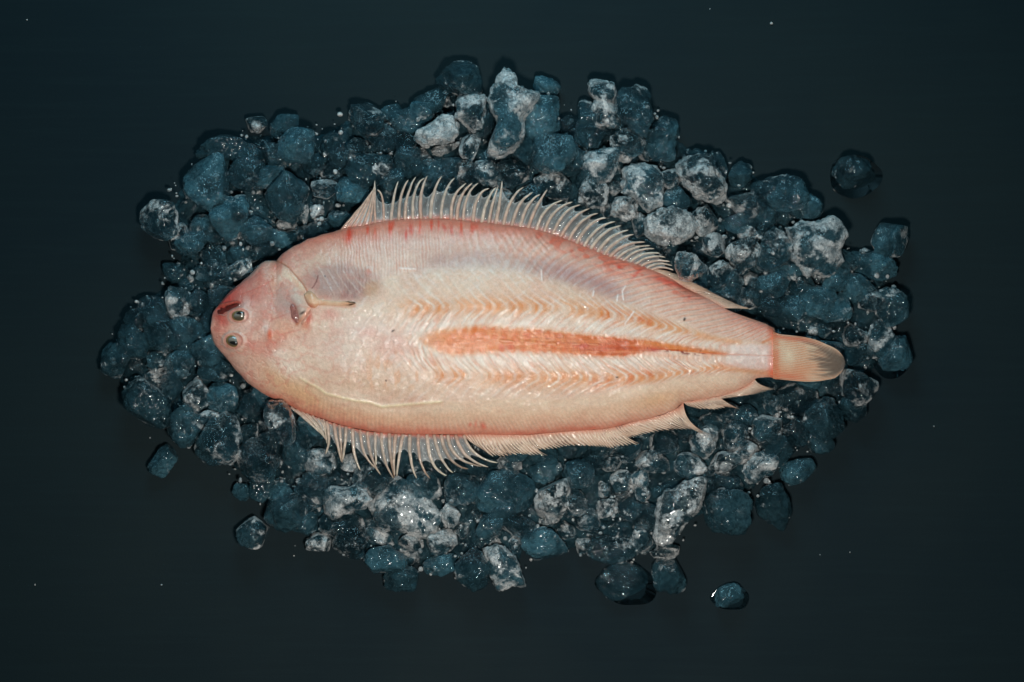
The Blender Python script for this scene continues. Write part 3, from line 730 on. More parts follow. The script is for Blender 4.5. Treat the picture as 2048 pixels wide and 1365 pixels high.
def sheet(bases, mids, tips, nray, seed, nu=34, zb=ZB + 2, zt=ZB - 1, dark=0.0, tone=None):
    """a fused, laid-back stretch of fin: ribs of ray and skin, as one slab"""
    n = nray * 8
    t = np.linspace(0, 1, len(bases)); tt = np.linspace(0, 1, n)
    bx = pchip(t, [b[0] for b in bases], tt); by = pchip(t, [b[1] for b in bases], tt)
    ox = np.interp(tt, t, [b[0] for b in tips]); oy = np.interp(tt, t, [b[1] for b in tips])
    mx = np.interp(tt, t, [b[0] for b in mids]); my = np.interp(tt, t, [b[1] for b in mids])
    u = np.linspace(0, 1, nu)[:, None]
    ph = tt * nray
    r = 0.5 + 0.5 * np.cos(ph * 2 * math.pi)
    cut = 1 - (0.10 + 0.16 * noise2(ph / 1.7, seed + 3.3, 405)) * (1 - r) - 0.07 * noise2(np.round(ph), seed, 401)
    uu = u * cut[None, :]
    X, Y, _ = bez((bx, by, by), (mx, my, my), (ox, oy, oy), uu)
    e = (1 - u * 0.65)
    Zc = zb + (zt - zb) * u + 5 * np.sin(np.pi * np.clip(u, 0, 1)) * 0.3
    rr = 0.5 + 0.5 * np.cos((ph[None, :] + 1.1 * (fbm2(ph[None, :] / 2.2, uu * 2, seed + 9) - .5) + 0.25 * (noise2(uu * 5, ph[None, :] / 3, seed) - .5)) * 2 * math.pi)
    Z = Zc + rr * 1.0 * e + (fbm2(X / 30, Y / 30, 77) - .5) * 5 * u
    th = 1.2 + 2.0 * (1 - u)
    V, F = slab(X, Y, Z, Z - th)
    tone = S(212, 184, 160) if tone is None else tone
    col = np.empty(X.shape + (3,)); col[:] = tone
    def mix(c, a):
        nonlocal col
        a = np.clip(a, 0, 1)[..., None]; col = col * (1 - a) + c * a
    nz = fbm2(X / 26, Y / 18, 501)
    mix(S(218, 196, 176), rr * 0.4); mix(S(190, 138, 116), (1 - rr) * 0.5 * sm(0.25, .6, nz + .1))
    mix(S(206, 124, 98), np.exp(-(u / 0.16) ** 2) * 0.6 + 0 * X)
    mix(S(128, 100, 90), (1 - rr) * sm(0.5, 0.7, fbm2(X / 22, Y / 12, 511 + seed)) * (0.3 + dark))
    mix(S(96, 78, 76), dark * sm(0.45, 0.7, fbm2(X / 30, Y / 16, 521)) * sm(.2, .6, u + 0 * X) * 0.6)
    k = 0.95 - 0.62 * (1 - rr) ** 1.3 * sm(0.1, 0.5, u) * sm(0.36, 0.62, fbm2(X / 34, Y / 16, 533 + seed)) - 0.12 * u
    col = np.clip(col.reshape(-1, 3), 0, 1)
    return V, F, np.vstack([col, col]), np.concatenate([k.ravel()] * 2)

def joined(name, parts, mat, parent, label=None):
    Vs, Fs, Cs, Ks = [], [], [], []; off = 0
    for V, F, C, K in parts:
        Vs.append(V); Fs.append(F + off); Cs.append(C); Ks.append(K); off += len(V)
    me = mesh_np(name, np.vstack(Vs), np.vstack(Fs), mat, np.clip(np.vstack(Cs), 0, 1), {'cover': np.concatenate(Ks)})
    return link(bpy.data.objects.new(name, me), parent, label)

TOPR = [  # base, mid, tip of every free ray of the upper fin
 ((682,461),(712,425),(738,396)),((692,458),(720,418),(742,386)),((703,456),(727,416),(745,380)),((714,455),(733,416),(747,376)),((726,453),(739,415),(749,372)),((738,451),(745,412),(750,361)),((750,448),(749.5,410),(750.5,372)),
 ((767,445),(765,398),(754,380)),((782,443),(786,403.5),(796,363)),((797,441),(802,393),(817,359.6)),((810,440.5),(815,393),(831.4,354)),((826,440),(829,386),(849,356)),((842,439),(842.4,389),(854.5,352)),
 ((861,438.5),(866.6,390),(884,352)),((882,438.5),(889,390),(909.5,356)),((902,440),(908,395),(932.5,367)),((914,441),(922,396),(945,366)),((926,442),(934,396),(956.7,366)),((945.7,444),(955,397),(978.7,377)),((963,446),(974,404),(992,375)),
 ((976.5,448),(985,408),(996,373)),((991,450),(999.6,400),(1004,362)),((1007,452),(1021,404),(1048,374)),((1023,453),(1039.6,409),(1066,385)),((1039.6,456),(1055,413),(1080,389)),((1055,459),(1073,415),(1094.5,379.6)),
 ((1072.5,463),(1092,421),(1125,401.5)),((1088,467),(1110,424),(1146,404)),((1104,471.5),(1129,428),(1161.5,410)),((1120,476),(1147,437),(1180,417)),((1137,483),(1163,444),(1196,427)),((1152,489),(1180,450),(1213,436)),
 ((1167,495),(1195,459),(1231,444)),((1181,500),(1209,466),(1243,452)),((1194,506),(1222,475),(1257,461)),((1207,511),(1235,482),(1268,469)),((1219,515),(1250,491),(1291,485)),((1232,519),(1263,498),(1301,492)),((1245,523),(1274,503),(1309,498)),
 ((1257,527),(1285,509),(1320,507)),((1269,530),(1297,515),(1331,515)),((1281,534),(1308,522),(1340,524)),((1292,538),(1316,528),(1345,532)),((1302,541),(1322,535),(1347,541))]
TOPF = [.9]*6 + [.97, .42] + [.50,.52,.60,.62,.62,.66,.66,.68,.72,.72,.8,.84,.86,.80,.56,.70,.80,.84,.86,.88,.88,.88,.9,.9,.92,.92,.92,.92,.9,.9,.88,.88,.9,.9,.92,.92,.92]
BOTR = [
 ((582,814),(612,840),(640,866)),((592,819),(619,843),(643,869)),((602,823),(626,846),(646,873)),((613,828),(633,849),(649,877)),((624,831),(640,852),(651,880)),((636,836),(648,856),(653,884)),((646,839),(650,856),(654,888)),((653,842),(657.5,879),(651.5,909)),
 ((667,847),(675,888),(683,925)),((679,850),(682,888),(684,926)),((692,853),(690,888),(685,922)),((706,857),(708,903),(720.7,941)),((720,860),(729,907),(752,937)),((735,863),(742,911),(762,950.5)),((750,865),(751,907),(753,930)),
 ((763,866),(769,918),(788,958)),((779,867),(781,912),(789,956)),((792,868),(788,912),(790,952)),((806,869),(798,915),(793,954)),((820,869),(821,916),(834,958)),((837,869),(841,922),(861,958)),((854,869),(865,925),(893,951.6)),
 ((868,869),(882,916),(906,946)),((882,870),(901,918),(937,938.7)),((896,870),(914,912),(964,933)),((911,870),(933,912),(976.7,934.4)),((927,870),(953,909),(996,926))]
BOTF = [.92]*6 + [.6,.32,.66,.62,.5,.42,.72,.74,.55,.78,.72,.66,.42,.48,.56,.58,.62,.66,.8,.72,.74]

def build_fins(root):
    def family(rays, frac, zfun, colb, colt, fin, seed0, r0=3.1):
        R3 = []
        for i, (a, m, b) in enumerate(rays):
            k = zfun(i)
            a3 = (a[0], a[1], ZB + 2); m3 = (m[0], m[1], ZB + 4 + k[0]); b3 = (b[0], b[1], ZB + 1 + k[1])
            R3.append((a3, m3, b3))
        return R3
    rr = random.Random(5)
    # dorsal (upper) fin
    jz = [(rr.uniform(-2, 4), rr.uniform(-6, 6)) for _ in range(60)]
    R3 = family(TOPR, TOPF, lambda i: jz[i], None, None, None, 0)
    Vs, Fs, Cs, Ks, off = web(R3, TOPF, cover_to=745, cover=0.13)
    parts = []
    o = 0
    for i, (V, F) in enumerate(zip(Vs, Fs)):
        parts.append((V, F - o, np.vstack(Cs[2 * i:2 * i + 2]), np.concatenate(Ks[2 * i:2 * i + 2]))); o += len(V)
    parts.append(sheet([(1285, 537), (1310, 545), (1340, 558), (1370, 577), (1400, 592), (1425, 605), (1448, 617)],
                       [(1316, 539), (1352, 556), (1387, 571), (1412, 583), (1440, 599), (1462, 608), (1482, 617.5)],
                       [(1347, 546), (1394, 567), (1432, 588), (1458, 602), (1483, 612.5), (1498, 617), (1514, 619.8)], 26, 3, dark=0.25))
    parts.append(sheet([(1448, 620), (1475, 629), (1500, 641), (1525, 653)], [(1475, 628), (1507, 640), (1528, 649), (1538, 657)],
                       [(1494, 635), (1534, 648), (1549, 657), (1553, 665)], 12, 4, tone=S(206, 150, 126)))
    fin = joined('dorsal_fin', parts, M_fin, root)
    for i, (a, m, b) in enumerate(R3):
        pink = 0.75 if i < 8 else rr.choice([0.15, 0.25, 0.5, 0.3, 0.7])
        c0 = S(200, 146, 124) * pink + S(208, 190, 172) * (1 - pink); c1 = S(212, 196, 178) * (1 - pink * .35) + S(206, 132, 106) * pink * .35
        w = (2.6 if i < 8 else 3.6 if i < 37 else 2.8) * rr.uniform(.85, 1.1)
        me = ray_mesh('fin_ray', a, m, b, w, 1.3, c0, c1, seed=i)
        link(bpy.data.objects.new('fin_ray', me), fin)
    # anal (lower) fin
    jz = [(rr.uniform(-2, 3), rr.uniform(-8, 3)) for _ in range(60)]
    R3 = family(BOTR, BOTF, lambda i: jz[i], None, None, None, 0)
    Vs, Fs, Cs, Ks, off = web(R3, BOTF, cover_to=656, cover=0.20)
    parts = []; o = 0
    for i, (V, F) in enumerate(zip(Vs, Fs)):
        parts.append((V, F - o, np.vstack(Cs[2 * i:2 * i + 2]), np.concatenate(Ks[2 * i:2 * i + 2]))); o += len(V)
    def av(b, t, k=0.0, dx=0, dy=0): return [((p[0] + q[0]) / 2 + dx, (p[1] + q[1]) / 2 + dy) for p, q in zip(b, t)]
    b = [(926, 869), (950, 869), (975, 869), (1000, 870), (1025, 870), (1050, 870)]
    o_ = [(975, 901), (985, 914), (1012, 914), (1041, 909.7), (1067, 911.8), (1096, 912)]
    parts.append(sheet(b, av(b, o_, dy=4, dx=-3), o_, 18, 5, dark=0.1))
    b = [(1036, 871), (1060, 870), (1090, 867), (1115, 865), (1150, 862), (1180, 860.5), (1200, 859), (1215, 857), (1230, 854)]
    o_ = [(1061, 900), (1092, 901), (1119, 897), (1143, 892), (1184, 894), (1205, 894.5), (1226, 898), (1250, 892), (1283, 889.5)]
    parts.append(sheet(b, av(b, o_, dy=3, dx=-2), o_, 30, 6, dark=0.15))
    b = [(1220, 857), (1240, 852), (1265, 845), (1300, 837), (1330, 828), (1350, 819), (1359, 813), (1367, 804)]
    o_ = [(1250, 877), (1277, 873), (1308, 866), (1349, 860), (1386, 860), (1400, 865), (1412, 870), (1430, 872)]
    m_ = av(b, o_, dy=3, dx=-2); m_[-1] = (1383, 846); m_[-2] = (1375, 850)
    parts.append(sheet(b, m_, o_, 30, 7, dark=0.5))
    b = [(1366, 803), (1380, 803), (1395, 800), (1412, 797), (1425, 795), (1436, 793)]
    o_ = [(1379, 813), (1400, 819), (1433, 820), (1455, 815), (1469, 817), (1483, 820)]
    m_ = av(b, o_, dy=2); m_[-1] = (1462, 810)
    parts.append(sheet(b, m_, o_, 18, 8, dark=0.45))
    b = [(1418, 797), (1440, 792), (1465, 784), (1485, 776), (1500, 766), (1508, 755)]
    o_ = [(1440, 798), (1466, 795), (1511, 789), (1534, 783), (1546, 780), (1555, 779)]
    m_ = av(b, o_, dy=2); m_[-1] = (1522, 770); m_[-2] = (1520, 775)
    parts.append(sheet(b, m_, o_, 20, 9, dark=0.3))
    fin = joined('anal_fin', parts, M_fin, root)
    brown = {9: .5, 12: .3, 13: .35, 16: .75, 15: .35, 20: .6, 23: .8, 24: .4}
    for i, (a, m, b3) in enumerate(R3):
        pink = rr.choice([0.2, 0.35, 0.5])
        c0 = S(204, 146, 124) * pink + S(208, 188, 170) * (1 - pink); c1 = S(212, 194, 174)
        if i in brown: c1 = c1 * (1 - brown[i]) + S(112, 66, 30) * brown[i]
        w = (2.4 if i < 7 else 3.6) * rr.uniform(.8, 1.1)
        me = ray_mesh('fin_ray', a, m, b3, w, 1.4, c0, c1, seed=50 + i)
        link(bpy.data.objects.new('fin_ray', me), fin)

def build_tail(root):
    xs = np.linspace(1546, 1690.5, 110)
    t_ = curve([(1546, 664), (1562.5, 669), (1581, 671), (1604.7, 674), (1628, 679), (1651.5, 688.5), (1672.6, 699), (1684, 710), (1689, 719), (1690.5, 724)])
    b_ = curve([(1546, 758), (1560, 759.5), (1581, 761.5), (1616, 764), (1640, 762.5), (1651.5, 760.5), (1668, 757), (1680, 748), (1687, 739), (1690.5, 727)])
    v = np.linspace(0, 1, 190)[:, None]
    X = xs[None, :] + 0 * v
    Y = t_(xs)[None, :] * (1 - v) + b_(xs)[None, :] * v
    nray = 26
    ph = v * nray + 0.5 * (fbm2(X / 40, Y / 200, 61) - .5)
    r = 0.5 + 0.5 * np.cos(ph * 2 * math.pi)
    u = (X - 1546) / (1690.5 - 1546)
    edge = np.sin(np.pi * v) ** 0.35
    Z = ZB + 8 + 14 * (1 - u) * edge + r * 1.8 - 8 * u + (fbm2(X / 40, Y / 30, 62) - .5) * 8 * u
    V, F = slab(X, Y, Z, Z - 2.5 - 12 * (1 - u) * edge)
    col = np.empty(X.shape + (3,)); col[:] = S(208, 182, 156)
    def mix(c, a):
        nonlocal col
        a = np.clip(a, 0, 1)[..., None]; col = col * (1 - a) + c * a
    n = fbm2(X / 20, Y / 12, 63); ns = noise2(X / 30, ph * 1.0, 64)
    mix(S(222, 200, 176), r * 0.45 + 0 * X); mix(S(196, 122, 82), (1 - r) * 0.7 * sm(.3, .7, n + .1))
    mix(S(208, 138, 100), np.exp(-((v - 0.78) / 0.17) ** 2) * 0.5 * sm(0.75, 0.45, u)); mix(S(204, 108, 76), np.exp(-((v - 0.92) / 0.08) ** 2) * 0.6 * sm(0.6, 0.2, u))
    mix(S(196, 96, 66), np.exp(-((v - 0.06) / 0.07) ** 2) * 0.75 * sm(0.8, 0.3, u)); mix(S(120, 72, 60), np.exp(-((v - 0.1) / 0.05) ** 2) * 0.6 * sm(0.25, .5, u) * (1 - r))
    mix(S(200, 116, 80), np.exp(-(u / 0.06) ** 2) * 0.7 * (.4 + n)); mix(S(206, 108, 72), np.exp(-((u - 0.06) / 0.03) ** 2) * 0.5 * sm(.3, .6, n))
    mix(S(222, 206, 182), np.exp(-((v - 0.4) / 0.2) ** 2) * np.exp(-((u - .2) / .12) ** 2) * .5)
    dk = sm(0.5, 0.78, u + 0.34 * (ns - .5)) * sm(-0.02, 0.25, v) * sm(1.03, 0.8, v)
    mix(S(86, 76, 74), dk * (0.45 + 0.5 * (1 - r))); mix(S(52, 44, 46), dk * (1 - r) * 0.5 * sm(.6, .9, u))
    mix(S(150, 140, 134), sm(0.93, 0.99, u) * 0.6)
    k = 0.98 - 0.5 * sm(0.9, 1.0, u) * (1 - r) - 0.15 * dk
    c = np.clip(col.reshape(-1, 3), 0, 1)
    joined('tail_fin', [(V, F, np.vstack([c, c]), np.concatenate([k.ravel()] * 2))], M_fin, root)

def dome(name, cx, cy, rx, ry, z, hz, mat, parent, rot=0, colfun=None, n=28, seed=0):
    th = np.linspace(0, 2 * math.pi, n * 2, endpoint=False); ph = np.linspace(-0.5, 0.5, n) * math.pi
    T, Pp = np.meshgrid(th, ph)
    c, s = math.cos(math.radians(rot)), math.sin(math.radians(rot))
    lx = np.cos(T) * np.cos(Pp) * rx; ly = np.sin(T) * np.cos(Pp) * ry
    w = 1 + 0.08 * (noise2(T * 1.5, Pp * 2, seed) - .5)
    X = cx + (lx * c - ly * s) * w; Y = cy + (lx * s + ly * c) * w; Z = z + np.sin(Pp) * hz
    V = world_pts(X, Y, Z).reshape(-1, 3)
    r, cc = X.shape; idx = np.arange(r * cc).reshape(r, cc); nx = np.roll(idx, -1, 1)
    F = np.stack([idx[:-1], nx[:-1], nx[1:], idx[1:]], -1).reshape(-1, 4)[:, ::-1]
    col = colfun(lx / rx, ly / ry, Pp) if colfun else np.ones(X.shape + (3,)) * 0.5
    me = mesh_np(name, V, F, mat, col.reshape(-1, 3))
    return link(bpy.data.objects.new(name, me), parent)

def build_head_parts(root):
    def iris(lx, ly, Pp):
        a = np.ones(lx.shape + (3,)) * S(74, 66, 52)
        r = np.hypot(lx, ly)
        k = sm(.75, .95, r)[..., None]; a = a * (1 - k) + S(150, 118, 66) * k
        k = (sm(0.35, -0.4, ly) * sm(.9, .6, r))[..., None]; a = a * (1 - k * .7) + S(134, 132, 126) * k * .7
        return a
    M_eye = mat_flesh('eye_skin', 0, 0.2, 1.0, 0.15)
    M_pup = mat_plain('pupil_black', S(20, 16, 12), 0.15, 1.0)
    def z_at(x, y): return float(zsurf(np.array([[x]], float), np.array([[y]], float))[0, 0])
    z = z_at(478, 631)
    e = dome('eye', 479, 632, 15, 11, z + 3, 8, M_eye, root, -8, iris)
    dome('pupil', 480.5, 628, 9, 5, z + 7.5, 3.5, M_pup, e, -5)
    z = z_at(467, 682)
    e = dome('eye', 467, 682.5, 14.5, 12, z + 3, 8, M_eye, root, 10, iris)
    dome('pupil', 467.5, 685, 9.5, 5.2, z + 7.8, 3.5, M_pup, e, 8)
    # mouth: dark red slit between two lips
    def lip(name, pts, w, h, c0, c1, z0, parent, seed, col_noise=.3):
        n = 40; t = np.linspace(0, 1, n)
        px = pchip(np.linspace(0, 1, len(pts)), [p[0] for p in pts], t); py = pchip(np.linspace(0, 1, len(pts)), [p[1] for p in pts], t)
        dx, dy = np.gradient(px), np.gradient(py); L = np.hypot(dx, dy); nx, ny = -dy / L, dx / L
        k = 14; th = np.arange(k) / k * 2 * math.pi
        R = w * np.clip(np.sin(np.pi * np.clip(t, 0.01, .99)), 0.02, 1) ** 0.5
        R = R * (0.7 + .6 * noise2(t * 7, seed, 4))
        X = px[:, None] + nx[:, None] * np.cos(th) * R[:, None]; Y = py[:, None] + ny[:, None] * np.cos(th) * R[:, None]
        zz = np.array([z_at(a, b) for a, b in zip(px, py)])
        Z = (zz + z0)[:, None] + np.sin(th) * R[:, None] * h
        V = world_pts(X, Y, Z).reshape(-1, 3)
        idx = np.arange(n * k).reshape(n, k); nxt = np.roll(idx, -1, 1)
        F = np.stack([idx[:-1], idx[1:], nxt[1:], nxt[:-1]], -1).reshape(-1, 4)
        f = fbm2(X / 4, Y / 4, seed)[..., None]
        col = (c0 * (1 - f) + c1 * f).reshape(-1, 3)
        me = mesh_np(name, V, F, M_ray, col)
        return link(bpy.data.objects.new(name, me), parent)
    lip('mouth', [(435, 622), (442, 625), (455, 622), (468, 615), (479, 609)], 7.6, 0.45, S(70, 22, 20), S(120, 42, 34), -1, root, 1)
    lip('lip', [(434, 617), (444, 611), (460, 607), (474, 604), (482, 606)], 3.2, 0.9, S(172, 70, 62), S(196, 104, 88), 0.5, root, 2)
    lip('lip', [(436, 629), (448, 631), (460, 626), (472, 617), (483, 612)], 2.6, 0.9, S(188, 96, 84), S(206, 150, 136), 1.0, root, 3)
    # pectoral fin: fleshy root lobe and a narrow blade ending brown
    n = 70; t = np.linspace(0, 1, n)
    top = curve([(0, 587), (.05, 583), (.12, 582), (.2, 588), (.28, 597), (.4, 600), (.7, 603), (.85, 602.5), (.95, 604), (1, 606)])
    bot = curve([(0, 592), (.05, 606), (.12, 616), (.2, 617), (.28, 611), (.4, 611), (.7, 612.5), (.85, 613), (.95, 611), (1, 608)])
    v = np.linspace(0, 1, 26)[:, None]
    X = (609 + t * 102)[None, :] + 0 * v - 3 * (v - .5) * (t < .1)
    Y = top(t)[None, :] * (1 - v) + bot(t)[None, :] * v
    zz = zsurf(X, Y)
    prof = np.sin(np.pi * v) ** 0.5
    Z = zz - 1.0 + prof * (7 * np.exp(-((t - .13) / .13) ** 2) + 4.8)[None, :] + 0.8 * np.cos(v * 5 * 2 * math.pi) * (t > .25)[None, :] + 3 * t[None, :]
    V, F = slab(X, Y, Z, zz - 5 + 3 * t[None, :])
    f = fbm2(X / 9, Y / 5, 7)[..., None]
    col = S(206, 146, 108) * (1 - f) + S(214, 178, 150) * f
    bl_ = np.exp(-((t[None, :] - .55) / .25) ** 2)[..., None] * .6; col = col * (1 - bl_) + S(212, 184, 158) * bl_
    rd = (np.exp(-((t[None, :] - .12) / .08) ** 2) * sm(.62, .95, v))[..., None] * .6; col = col * (1 - rd) + S(176, 74, 52) * rd
    br = (sm(.78, .9, t[None, :] + 0.10 * (noise2(v * 9, t[None, :] * 6, 3) - .5)) * (0.35 + 0.65 * sm(.35, .6, noise2(v * 8, t[None, :] * 12, 12))))[..., None]
    col = col * (1 - br) + S(74, 46, 20) * br
    c = col.reshape(-1, 3)
    joined('pectoral_fin', [(V, F, np.vstack([c, c]), np.ones(len(V)))], M_fin, root)
    # dark red fold where the gill opens
    lip('gill_opening', [(584, 609), (587, 620), (590, 632), (596, 646)], 7.0, 0.3, S(134, 78, 74), S(184, 128, 116), -1.5, root, 6)
    lip('gill_flap', [(604, 650), (609, 641), (616, 632), (621, 622), (620, 614)], 5.0, 0.6, S(196, 120, 92), S(214, 170, 148), 0, root, 7)

def build_fish():
    root = bpy.data.objects.new('flatfish', None)
    link(root, label='pale pink skinned flatfish lying on crushed ice', cat='fish')
    root.empty_display_size = 0.02
    build_body(root); build_fins(root); build_tail(root); build_head_parts(root)
    base = P(1040, 680, 46)
    root.location = base
    for c in list(root.children): c.location = (-base[0], -base[1], -base[2])
build_fish()
# ------------------------------------------------------------------ the ice
def ico(level):
    import bmesh
    bm = bmesh.new(); bmesh.ops.create_icosphere(bm, subdivisions=level, radius=1.0)
    bm.verts.ensure_lookup_table()
    V = np.array([v.co[:] for v in bm.verts]); F = np.array([[v.index for v in f.verts] for f in bm.faces]); bm.free()
    return V / np.linalg.norm(V, axis=1)[:, None], F
ICO4 = ico(5); ICO5 = ico(6); ICO2 = ico(2)

# extent of the fish with its fins: ice below it must stay under its height
FISH = [(415, 650), (432, 600), (520, 518), (560, 505), (620, 465), (690, 430), (745, 350), (860, 345), (1010, 355), (1090, 375), (1190, 415), (1320, 495), (1520, 620),
        (1560, 662), (1640, 676), (1695, 720), (1670, 765), (1560, 785), (1490, 825), (1440, 880), (1290, 895), (1100, 918), (985, 940), (860, 965), (780, 965), (650, 915), (600, 850), (520, 790), (440, 710)]
def inside(x, y, poly=FISH):
    c = False; j = len(poly) - 1
    for i in range(len(poly)):
        xi, yi = poly[i]; xj, yj = poly[j]
        if (yi > y) != (yj > y) and x < (xj - xi) * (y - yi) / (yj - yi) + xi: c = not c
        j = i
    return c
def dist_poly(x, y, poly=FISH):
    best = 1e9
    for (x0, y0), (x1, y1) in zip(poly, poly[1:] + poly[:1]):
        dx, dy = x1 - x0, y1 - y0
        t = max(0, min(1, ((x - x0) * dx + (y - y0) * dy) / (dx * dx + dy * dy)))
        best = min(best, math.hypot(x - x0 - t * dx, y - y0 - t * dy))
    return -best if inside(x, y, poly) else best

def ice_shape(w, h, hz, rot, seed, poly=None, rough=1.0, facets=5, big=False):
    """unit directions -> a worn chunk: lumpy, partly cut by flat faces"""
    D, F = ICO5 if big else ICO4
    r_ = random.Random(seed)
    n1 = noise3(D[:, 0] * 1.3 + 9, D[:, 1] * 1.3 + 5, D[:, 2] * 1.3 + 7, seed)
    n2 = noise3(D[:, 0] * 3.1 + 9, D[:, 1] * 3.1 + 5, D[:, 2] * 3.1 + 7, seed + 1)
    n3 = noise3(D[:, 0] * 8 + 19, D[:, 1] * 8 + 15, D[:, 2] * 8 + 17, seed + 2)
    n4 = noise3(D[:, 0] * 18 + 19, D[:, 1] * 18 + 15, D[:, 2] * 18 + 17, seed + 3)
    amp = 0.55 if poly is not None else 1.0
    R = 1 + (0.55 * (n1 - .5) * amp + 0.30 * (n2 - .5) * amp * rough + 0.11 * (n3 - .5) * rough + 0.045 * (n4 - .5) * rough)
    for k in range(facets):
        th = r_.uniform(0, 2 * math.pi); zz = r_.uniform(-0.5, 1.0)
        if poly is not None: zz = r_.uniform(0.55, 1.0)
        q = math.sqrt(max(0, 1 - zz * zz)); nrm = np.array([math.cos(th) * q, math.sin(th) * q, zz])
        off = r_.uniform(0.62, 0.9)
        c = np.maximum(D @ nrm, 1e-3)
        lim = off / c
        s = 0.045
        R = -s * np.log(np.exp(-R / s) + np.exp(-np.minimum(lim, 5) / s))
    X, Y, Z = D[:, 0] * R, D[:, 1] * R, D[:, 2] * R
    rim = np.clip(1 - np.abs(D[:, 2]) * 1.25, 0, 1) ** 1.5  # mask of the pale waist that stands in for light bent at the outline
    if poly is not None:
        pts = np.array(poly, float); c = pts.mean(0)
        ang = np.arctan2(pts[:, 1] - c[1], pts[:, 0] - c[0])
        th = np.linspace(-math.pi, math.pi, 361); rad = np.zeros(361)
        for i, t in enumerate(th):      # ray / outline intersection
            d = np.array([math.cos(t), math.sin(t)]); best = 0
            for a, b in zip(pts, np.roll(pts, -1, 0)):
                e = b - a; den = d[0] * e[1] - d[1] * e[0]
                if abs(den) < 1e-9: continue
                ac = a - c
                tt = (ac[0] * e[1] - ac[1] * e[0]) / den; uu = (ac[0] * d[1] - ac[1] * d[0]) / den
                if tt > 0 and -1e-6 <= uu <= 1 + 1e-6: best = max(best, tt)
            rad[i] = best
        rad = np.convolve(np.concatenate([rad[-4:-1], rad, rad[1:4]]), np.ones(7) / 7, 'valid')
        az = np.arctan2(D[:, 1], D[:, 0])
        pr = np.interp(az, th, rad)
        flat = np.hypot(D[:, 0], D[:, 1]) ** 0.72
        q = pr * flat * (1.05 + (R - 1) * 0.5 + 0.16 * (n2 - .5) + 0.10 * (n3 - .5) + 0.04 * (n4 - .5))
        return q * np.cos(az), q * np.sin(az), Z * hz, F, rim, tuple(c)
    # stretch to the wanted size
    X = X / max(1e-6, (X.max() - X.min()) / 2); Y = Y / max(1e-6, (Y.max() - Y.min()) / 2)
    cr, sr = math.cos(math.radians(rot)), math.sin(math.radians(rot))
    lx, ly = X * w / 2, Y * h / 2
    return lx * cr - ly * sr, lx * sr + ly * cr, Z * hz, F, rim, None

KIND = {'T': (0.10, 0.92), 'D': (0.04, 0.55), 'G': (0.27, 0.35), 'C': (0.48, 0.35), 'M': (0.62, 0.6), 'F': (0.70, 0.6), 'W': (0.90, 0.4)}
ANCHORS = []      # (x, y, short phrase) things a viewer can find
USED = set()
ICE = []

def add_ice(x, y, w, h, rot=0, kind='T', label=None, poly=None, short=None, lift=0.0, over=False, flat=1.0):
    ICE.append(dict(x=x, y=y, w=w, h=h, rot=rot, kind=kind, label=label, poly=poly, short=short, lift=lift, over=over, flat=flat))

I = add_ice
# --- named chunks: each is singled out by its own label
I(922,156,84,72,-8,'T','smooth oval blue-green ice lump at the very top of the heap',short='topmost oval lump')
I(867,203,74,44,-28,'T','slim teal ice chunk with a pale right tip, below the topmost oval lump',short='slim chunk below the topmost lump')
I(735,238,64,66,0,'T','curled teal ice chunk shaped like a letter C',short='C-shaped teal chunk')
I(767,276,58,50,20,'D','glittering dark ice chunk tucked under the C-shaped teal chunk')
I(811,245,66,46,8,'T','plain teal ice chunk with a pale left rim, right of the C-shaped chunk')
I(877,262,90,56,-14,'W','white rimmed dished ice chunk lying like a shallow bowl',short='white dished chunk',lift=22,
  poly=[(832,275),(836,262),(862,246),(884,233),(903,236),(915,250),(918,268),(905,282),(872,291),(845,292)])
I(941,224,60,80,0,'F','upright frosted ice ring beside the white dished chunk',short='upright frosted ring',lift=18,
  poly=[(914,200),(925,190),(948,186),(966,192),(970,206),(967,236),(966,258),(946,262),(930,252),(914,236)])
I(1021,222,90,160,0,'F','tallest jagged frosted ice crystal at the top of the heap',short='tallest jagged crystal',lift=26,
  poly=[(1003,146),(1012,139),(1034,154),(1036,172),(1078,186),(1080,196),(1067,219),(1046,240),(1051,270),(1034,290),(1003,304),(984,300),(976,290),(990,262),(996,240),(983,218),(977,200),(986,180),(994,160)])
I(1092,176,50,38,10,'T','small teal ice chunk with a shiny right edge, right of the tallest jagged crystal')
I(1085,236,68,80,0,'T','glittery rounded teal ice chunk right of the tallest jagged crystal',short='glittery teal chunk')
I(1210,208,60,104,0,'F','upright frosted ice column at the upper right of the heap',short='upright frosted column',lift=18,
  poly=[(1176,166),(1192,161),(1214,164),(1230,172),(1234,190),(1226,205),(1236,230),(1243,252),(1228,262),(1210,256),(1190,250),(1184,222),(1190,200),(1178,186)])
I(1174,232,46,62,10,'T','teal ice chunk behind the left side of the upright frosted column')
I(1271,232,72,98,-12,'T','tall teal ice chunk right of the upright frosted column',short='tall teal chunk')
I(1180,268,72,54,0,'T','teal ice chunk directly below the upright frosted column')
I(1252,290,74,72,10,'C','round ring of ice with a white crusty rim above the grey wedge',short='crusty rimmed round ice',lift=16)
I(1207,330,88,74,-20,'M','grey frosted wedge of ice under the crusty rimmed round ice',short='grey wedge',lift=8)
I(1322,280,62,84,10,'T','dark teal upright ice chunk at the upper right edge of the heap',short='dark upright chunk')
I(941,292,40,64,14,'F','pointed frosted wedge of ice left of the tallest jagged crystal',short='pointed frosted wedge',lift=16)
I(890,298,58,24,-16,'F','thin frosted sliver of ice under the white dished chunk',lift=10)
I(850,311,28,44,-22,'M','small knobbly frosted ice bit below the white dished chunk',lift=6)
I(818,322,50,64,0,'T','teal ice chunk above the upper fin spikes, left of the knobbly frosted bit')
